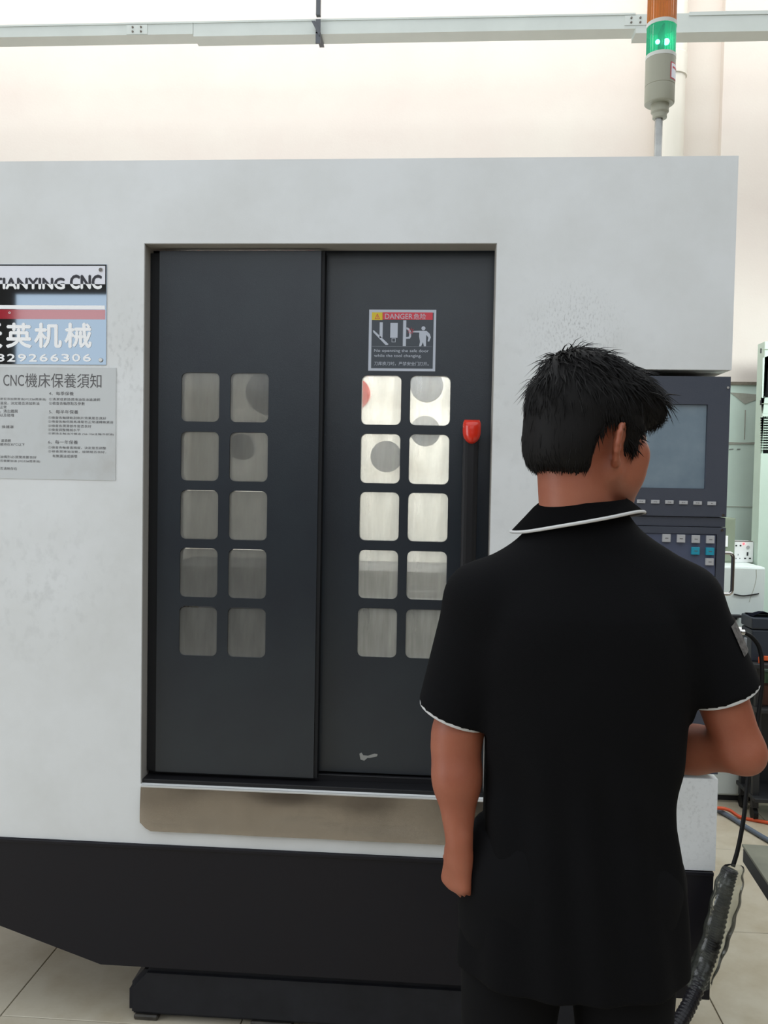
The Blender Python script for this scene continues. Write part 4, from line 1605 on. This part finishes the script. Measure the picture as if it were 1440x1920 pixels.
def hand(W, d, n, side, curls, sc=1.0):
    """W wrist, d along the hand, n out of the back of the hand, side +1 / -1 puts the thumb on d x n * side"""
    d = np.array(d, float)
    d /= np.linalg.norm(d)
    n = np.array(n, float)
    n -= d * (n @ d)
    n /= np.linalg.norm(n)
    t = np.cross(d, n) * side          # towards the thumb
    P = lambda a, b, c: W + (d * a + t * b + n * c) * sc
    body.cone(W - d * .01, P(.03, 0, 0), .024 * sc, .027 * sc, .012, flat=(n, .75))
    for b, l in ((.026, .078), (.009, .082), (-.009, .080), (-.025, .074)):
        body.cone(P(.022, b * .55, 0), P(l, b, .002), .0145 * sc, .0125 * sc, .012)
    ang0 = curls
    for i, (b, l0, L, r) in enumerate(((.027, .080, (.040, .024, .019), .0086), (.009, .084, (.044, .028, .020), .0088),
                                       (-.009, .081, (.041, .026, .019), .0084), (-.026, .075, (.032, .019, .017), .0076))):
        p = P(l0, b, .003)
        a = 0.0
        for j in range(3):
            a += ang0[j] + (.06 * i if j == 0 else 0)
            v = d * math.cos(a) - n * math.sin(a)
            q = p + v * L[j] * sc
            body.cone(p, q, (r - .0006 * j) * sc, (r - .0006 * (j + 1)) * sc, .003)
            p = q
    # thumb
    p = P(.018, .022, -.006)
    q = P(.052, .046, -.016)
    body.cone(p, q, .0145 * sc, .011 * sc, .010)
    q2 = P(.080, .044, -.028)
    body.cone(q, q2, .0105 * sc, .0092 * sc, .004)
    body.cone(q2, P(.100, .034, -.038), .0092 * sc, .0072 * sc, .003)


hand(WRL, (-.04, .06, -1), (-.78, -.62, -.05), 1, (.75, 1.15, .8), .86)
hand(WRR, (-.80, .55, -.05), (.35, .55, .75), -1, (.45, .6, .4), .90)
man = field_obj('person', body, MT['skin'], None, ORG, 1)
tag(man, 'man in black polo shirt seen from behind, head turned right, standing at the machine', 'person')
del body

# eyes
for s_ in (-1, 1):
    p = hd(s_ * .032, .0835, -.004)
    bm = bmesh.new()
    bmesh.ops.create_uvsphere(bm, u_segments=18, v_segments=12, radius=.0128, matrix=Matrix.Translation(Vector(p) + ORG))
    e = emit_mesh('eye', bm, MT['eye'], man, smooth=True)
    bm = bmesh.new()
    bmesh.ops.create_uvsphere(bm, u_segments=14, v_segments=8, radius=.006, matrix=Matrix.Translation(Vector(p + hf * .0078) + ORG))
    emit_mesh('iris', bm, MT['iris'], e, smooth=True)

# shirt


def fold(X, Y, Z):
    a = np.arctan2(Y, X)
    d = .0035 * np.sin(11 * a + 9 * Z) * np.clip((1.12 - Z) / .2, 0, 1)
    d = d + .0028 * np.sin(38 * Z + 4 * X * 10 + 1.5 * np.sin(9 * X)) * np.exp(-((Z - 1.0) / .07) ** 2)
    d = d + .002 * np.sin(26 * (Z + .9 * np.abs(X)) + 1.0) * np.exp(-((Z - 1.22) / .08) ** 2)
    return d


sh = Field((-.33, -.2, .66), (.35, .22, 1.47), .0042)
sh.loft([(.70, .004, .0, .188, .128), (.78, .006, .0, .182, .126), (.85, .008, 0, .173, .122), (.90, .008, 0, .165, .118), (.95, .005, 0, .158, .112), (1.0, .012, 0, .160, .111), (1.09, .010, 0, .170, .114),
         (1.2, .008, 0, .178, .12), (1.29, .006, 0, .174, .115), (1.345, .004, .0, .140, .095), (1.39, .002, .0, .094, .080), (1.425, 0.0, .0, .080, .077), (1.455, 0, .004, .070, .068)], .02, fold=fold)
for s_, S0, S1, r0, r1 in ((-1, np.array([-.155, 0, 1.300]), np.array([-.1985, -.002, 1.114]), .064, .058),
                           (1, np.array([.170, 0, 1.305]), np.array([.2360, -.004, 1.166]), .063, .057)):
    sh.cone((s_ * .050 + .003, 0, 1.383 + .010 * s_), (s_ * .160 + .006, 0, 1.310 + .003 * s_), .050, .059, .035)
    ax = (S1 - S0) / np.linalg.norm(S1 - S0)
    sh.cone(S0, S1 + ax * .05, r0, r1 + .004, .022)
# sleeve ends cut square-ish to the arm, then hollowed
CUTL = (np.array([-.1985, -.002, 1.114]), np.array([-.33, 0.10, -1.0]))
CUTR = (np.array([.2360, -.004, 1.166]), np.array([.42, 0.10, -1.0]))
sh.cut(CUTL[0], CUTL[1], lo=np.array((-.33, -.2, .9)), hi=np.array((-.152, .2, 1.26)))
sh.cut(CUTR[0], CUTR[1], lo=np.array((.192, -.2, .9)), hi=np.array((.35, .2, 1.26)))
for (co, no), S0, r in ((CUTL, np.array([-.155, 0, 1.300]), .0525), (CUTR, np.array([.170, 0, 1.305]), .0515)):
    ax = (co - S0) / np.linalg.norm(co - S0)
    sh.cone(co - ax * .04, co + ax * .08, r - .004, r + .002, .004, op='sub')
shirt = field_obj('polo_shirt', sh, MT['shirt'], man, (0, 0, 0), 1)
shirt['label'] = 'black short sleeved polo shirt with white piping'
del sh


def hem_ring(co, no, ctr_axis, r, n=40):
    """ellipse where a sleeve of radius r meets its cut plane"""
    no = no / np.linalg.norm(no)
    ax = ctr_axis / np.linalg.norm(ctr_axis)
    u = np.cross(ax, [0, 1, 0])
    u /= np.linalg.norm(u)
    v = np.cross(ax, u)
    out = []
    for k in range(n):
        a = 2 * math.pi * k / n
        p = co + (u * math.cos(a) + v * math.sin(a)) * r
        t = -((p - co) @ no) / (ax @ no)
        out.append(Vector(p + ax * t))
    return out


def closed_tube(pts, r, flat=1.0, seg=8):
    bm = bmesh.new()
    n = len(pts)
    rings = []
    c = sum(pts, Vector()) / n
    for i in range(n):
        t = (pts[(i + 1) % n] - pts[i - 1]).normalized()
        o_ = (pts[i] - c)
        o_ = (o_ - t * o_.dot(t)).normalized()
        q = t.cross(o_)
        rings.append([bm.verts.new(pts[i] + o_ * math.cos(2 * math.pi * k / seg) * r + q * math.sin(2 * math.pi * k / seg) * r * flat) for k in range(seg)])
    for i in range(n):
        a, b = rings[i], rings[(i + 1) % n]
        for k in range(seg):
            bm.faces.new((a[k], a[(k + 1) % seg], b[(k + 1) % seg], b[k]))
    return bm


def offset(bm):
    bmesh.ops.translate(bm, verts=bm.verts, vec=ORG)
    return bm


for (co, no), S0, r in ((CUTL, np.array([-.155, 0, 1.300]), .0585), (CUTR, np.array([.170, 0, 1.305]), .0575)):
    pts = hem_ring(co, no, co - S0, r - .0005)
    emit_mesh('sleeve_piping', offset(closed_tube(pts, .0026, 1.5)), MT['piping'], shirt, smooth=True)

# collar: folded band, higher on the right
bm = bmesh.new()
n = 56
top, mid, low, low2 = [], [], [], []
for k in range(n):
    a = 2 * math.pi * (k / n) + math.pi / 2 + .30      # starts at the front opening
    a0 = 2 * math.pi * (k / (n - 1))
    ca, sa = math.cos(a), math.sin(a)
    # top edge hugs the neck
    top.append(Vector((.004 + .071 * ca, .008 + .068 * sa, 1.472 + .006 * ca + .002 * sa)))
    mid.append(Vector((.004 + .079 * ca, .006 + .076 * sa, 1.466 + .007 * ca + .002 * sa)))
    fl_ = .104 + .006 * math.sin(3 * a)
    low.append(Vector((-.002 + (fl_ + .003) * ca, .002 + (fl_ - .012) * sa, 1.437 + .0185 * ca - .006 * sa - .002 * math.sin(2 * a))))
vt = [[bm.verts.new(p) for p in lp_] for lp_ in ([t - Vector((0, 0, .05)) for t in top], top, mid, low)]
for a, b in zip(vt, vt[1:]):
    for k in range(n - 1):
        bm.faces.new((a[k], a[k + 1], b[k + 1], b[k]))
bmesh.ops.solidify(bm, geom=list(bm.faces), thickness=.003)
emit_mesh('collar', offset(bm), MT['shirt'], shirt, smooth=True)
bm = bmesh.new()
add_tube(bm, [p + Vector((0, 0, -.0005)) for p in low], .0027, 8)
emit_mesh('collar_piping', offset(bm), MT['piping'], shirt, smooth=True)

# badge on the outside of the right sleeve
S0, S1 = np.array([.170, 0, 1.305]), np.array([.2360, -.004, 1.166])
ax = (S1 - S0) / np.linalg.norm(S1 - S0)
u = np.cross(ax, [0, 1, 0])
u /= np.linalg.norm(u)
if u[0] < 0:
    u = -u
v = np.array([0, -1.0, 0])
bm = bmesh.new()
vs = []
for i in range(9):
    t = .050 + .052 * i / 8
    rowv = []
    for k in range(13):
        a = math.radians(46 - 100 * k / 12)
        r = (.063 + (.0585 - .063) * min(1, t / .19)) + .0034
        p = S0 + ax * t + (u * math.cos(a) + v * math.sin(a)) * r
        rowv.append(bm.verts.new(p))
    vs.append(rowv)
for a, b in zip(vs, vs[1:]):
    for k in range(12):
        bm.faces.new((a[k], a[k + 1], b[k + 1], b[k]))
bmesh.ops.solidify(bm, geom=list(bm.faces), thickness=.001)
o = emit_mesh('sleeve_badge', offset(bm), MT['badge'], shirt, smooth=True)
o['label'] = 'grey printed badge on the right sleeve'

# trousers and shoes
tf = Field((-.26, -.2, FZ + .01), (.26, .2, .98), .006)
tf.loft([(.76, 0, 0, .165, .112), (.86, 0, 0, .170, .117), (.93, 0, 0, .158, .108)], .03)
for sx in (-1, 1):
    tf.cone((sx * .086, 0, .84), (sx * .1, .012, .48), .098, .072, .03)
    tf.cone((sx * .1, .012, .48), (sx * .104, -.005, FZ + .02), .072, .066, .02)
tf.cut((0, 0, FZ + .06), (0, 0, -1))
field_obj('trousers', tf, MT['trouser'], man, (0, 0, 0), 1)['label'] = 'black trousers'
for sx in (-1, 1):
    sf = Field((sx * .105 - .07, -.12, FZ - .004), (sx * .105 + .07, .24, FZ + .14), .005)
    sf.cone((sx * .104, -.04, FZ + .042), (sx * .112, .15, FZ + .034), .043, .040, .02)
    sf.cone((sx * .104, -.02, FZ + .04), (sx * .104, -.015, FZ + .10), .046, .046, .02)
    sf.ell((sx * .114, .175, FZ + .03), (.045, .045, .034), None, .02)
    sf.cut((0, 0, FZ + .003), (0, 0, -1))
    field_obj('shoe', sf, MT['shoe'], man, (0, 0, 0), 1)

# hair: shaped mass plus strands
hfld = Field(HC - .16, HC + .19, .003)
hfld.ell(hd(0, -.014, .020), (.087, .109, .094), HR, .02)
hfld.ell(hd(0, -.055, -.045), (.070, .058, .060), HR, .03)
hfld.ell(hd(.004, .046, .062), (.070, .062, .044), HR, .03)
hfld.cone(hd(-.042, .082, .048), hd(.046, .080, .044), .026, .026, .03)
hfld.ell(hd(.0, -.03, .086), (.055, .06, .030), HR, .03)
# openings: face, ears, nape
hfld.ell(hd(0, .132, -.055), (.115, .098, .085), HR, .012, op='sub')
for s_ in (-1, 1):
    hfld.ell(hd(s_ * .085, -.014, -.050), (.044, .036, .056), HR, .010, op='sub')
    hfld.ell(hd(s_ * .085, .020, -.085), (.05, .05, .045), HR, .010, op='sub')
hfld.cut(hd(0, -.06, -.090), -hu + hf * -.10, .008)
# sideburns
for s_ in (-1, 1):
    hfld.cone(hd(s_ * .069, .031, .010), hd(s_ * .067, .036, -.040), .012, .003, .008)
hair = field_obj('hair', hfld, MT['hair'], man, (0, 0, 0), 1)
hair['label'] = 'short tousled black hair'
V = np.empty(len(hair.data.vertices) * 3, np.float32)
hair.data.vertices.foreach_get('co', V)
V = V.reshape(-1, 3)
Nn = np.empty_like(V)
hair.data.vertex_normals.foreach_get('vector', Nn.ravel())
nrm = np.array([q.vector[:] for q in hair.data.vertex_normals], np.float32)
rng = np.random.default_rng(5)
whorl = hd(-.015, -.062, .088)
verts, faces = [], []
loc = (V - HC) @ HR
pick = rng.choice(len(V), size=min(7000, len(V)), replace=False)
for i in pick:
    p, nn = V[i].astype(float), nrm[i].astype(float)
    lr, lf, lu = loc[i]
    inward = np.dot(nn, p - hd(0, -.02, .0))
    if inward < 0:
        continue
    dv = p - whorl
    dist = np.linalg.norm(dv)
    dv = dv / max(dist, 1e-4)
    dv = dv + np.array([0, 0, -.55]) * (1.0 if lu < .05 else .25) + rng.normal(0, .22, 3)
    dv = dv - nn * np.dot(dv, nn)
    dv = dv / (np.linalg.norm(dv) + 1e-6)
    lift = .05 + .10 * rng.random()
    ln_ = .018 + .014 * rng.random()
    if lu > .055:
        lift += .02 + .5 * rng.random() * max(0, 1 - dist / .05)
        ln_ += .004 + .008 * rng.random()
        dv = dv + rng.normal(0, .2, 3)
    if lu < -.03:
        ln_ *= .7
    if lf > .06 and lu < .075:
        ln_ *= 1.0
    b0 = p - nn * .003
    c1 = b0 + (dv * .5 + nn * lift * .6) * ln_
    c2 = b0 + (dv * 1.0 + nn * lift * .75 + np.array([0, 0, -.12])) * ln_
    wv = np.cross(dv, nn)
    wv /= (np.linalg.norm(wv) + 1e-6)
    w0 = .0011 + .0008 * rng.random()
    k = len(verts)
    for c, ww in ((b0, w0), (c1, w0 * .8)):
        verts += [c + wv * ww, c - wv * ww, c + nn * ww * .8]
    verts.append(c2)
    for a in range(3):
        b = (a + 1) % 3
        faces.append((k + a, k + b, k + 3 + b, k + 3 + a))
        faces.append((k + 3 + a, k + 3 + b, k + 6))
me = bpy.data.meshes.new('hair_strands')
me.from_pydata([tuple(q) for q in verts], [], faces)
me.materials.append(MT['hair'])
o = bpy.data.objects.new('hair_strands', me)
link(o, hair)
o['kind'] = 'stuff'
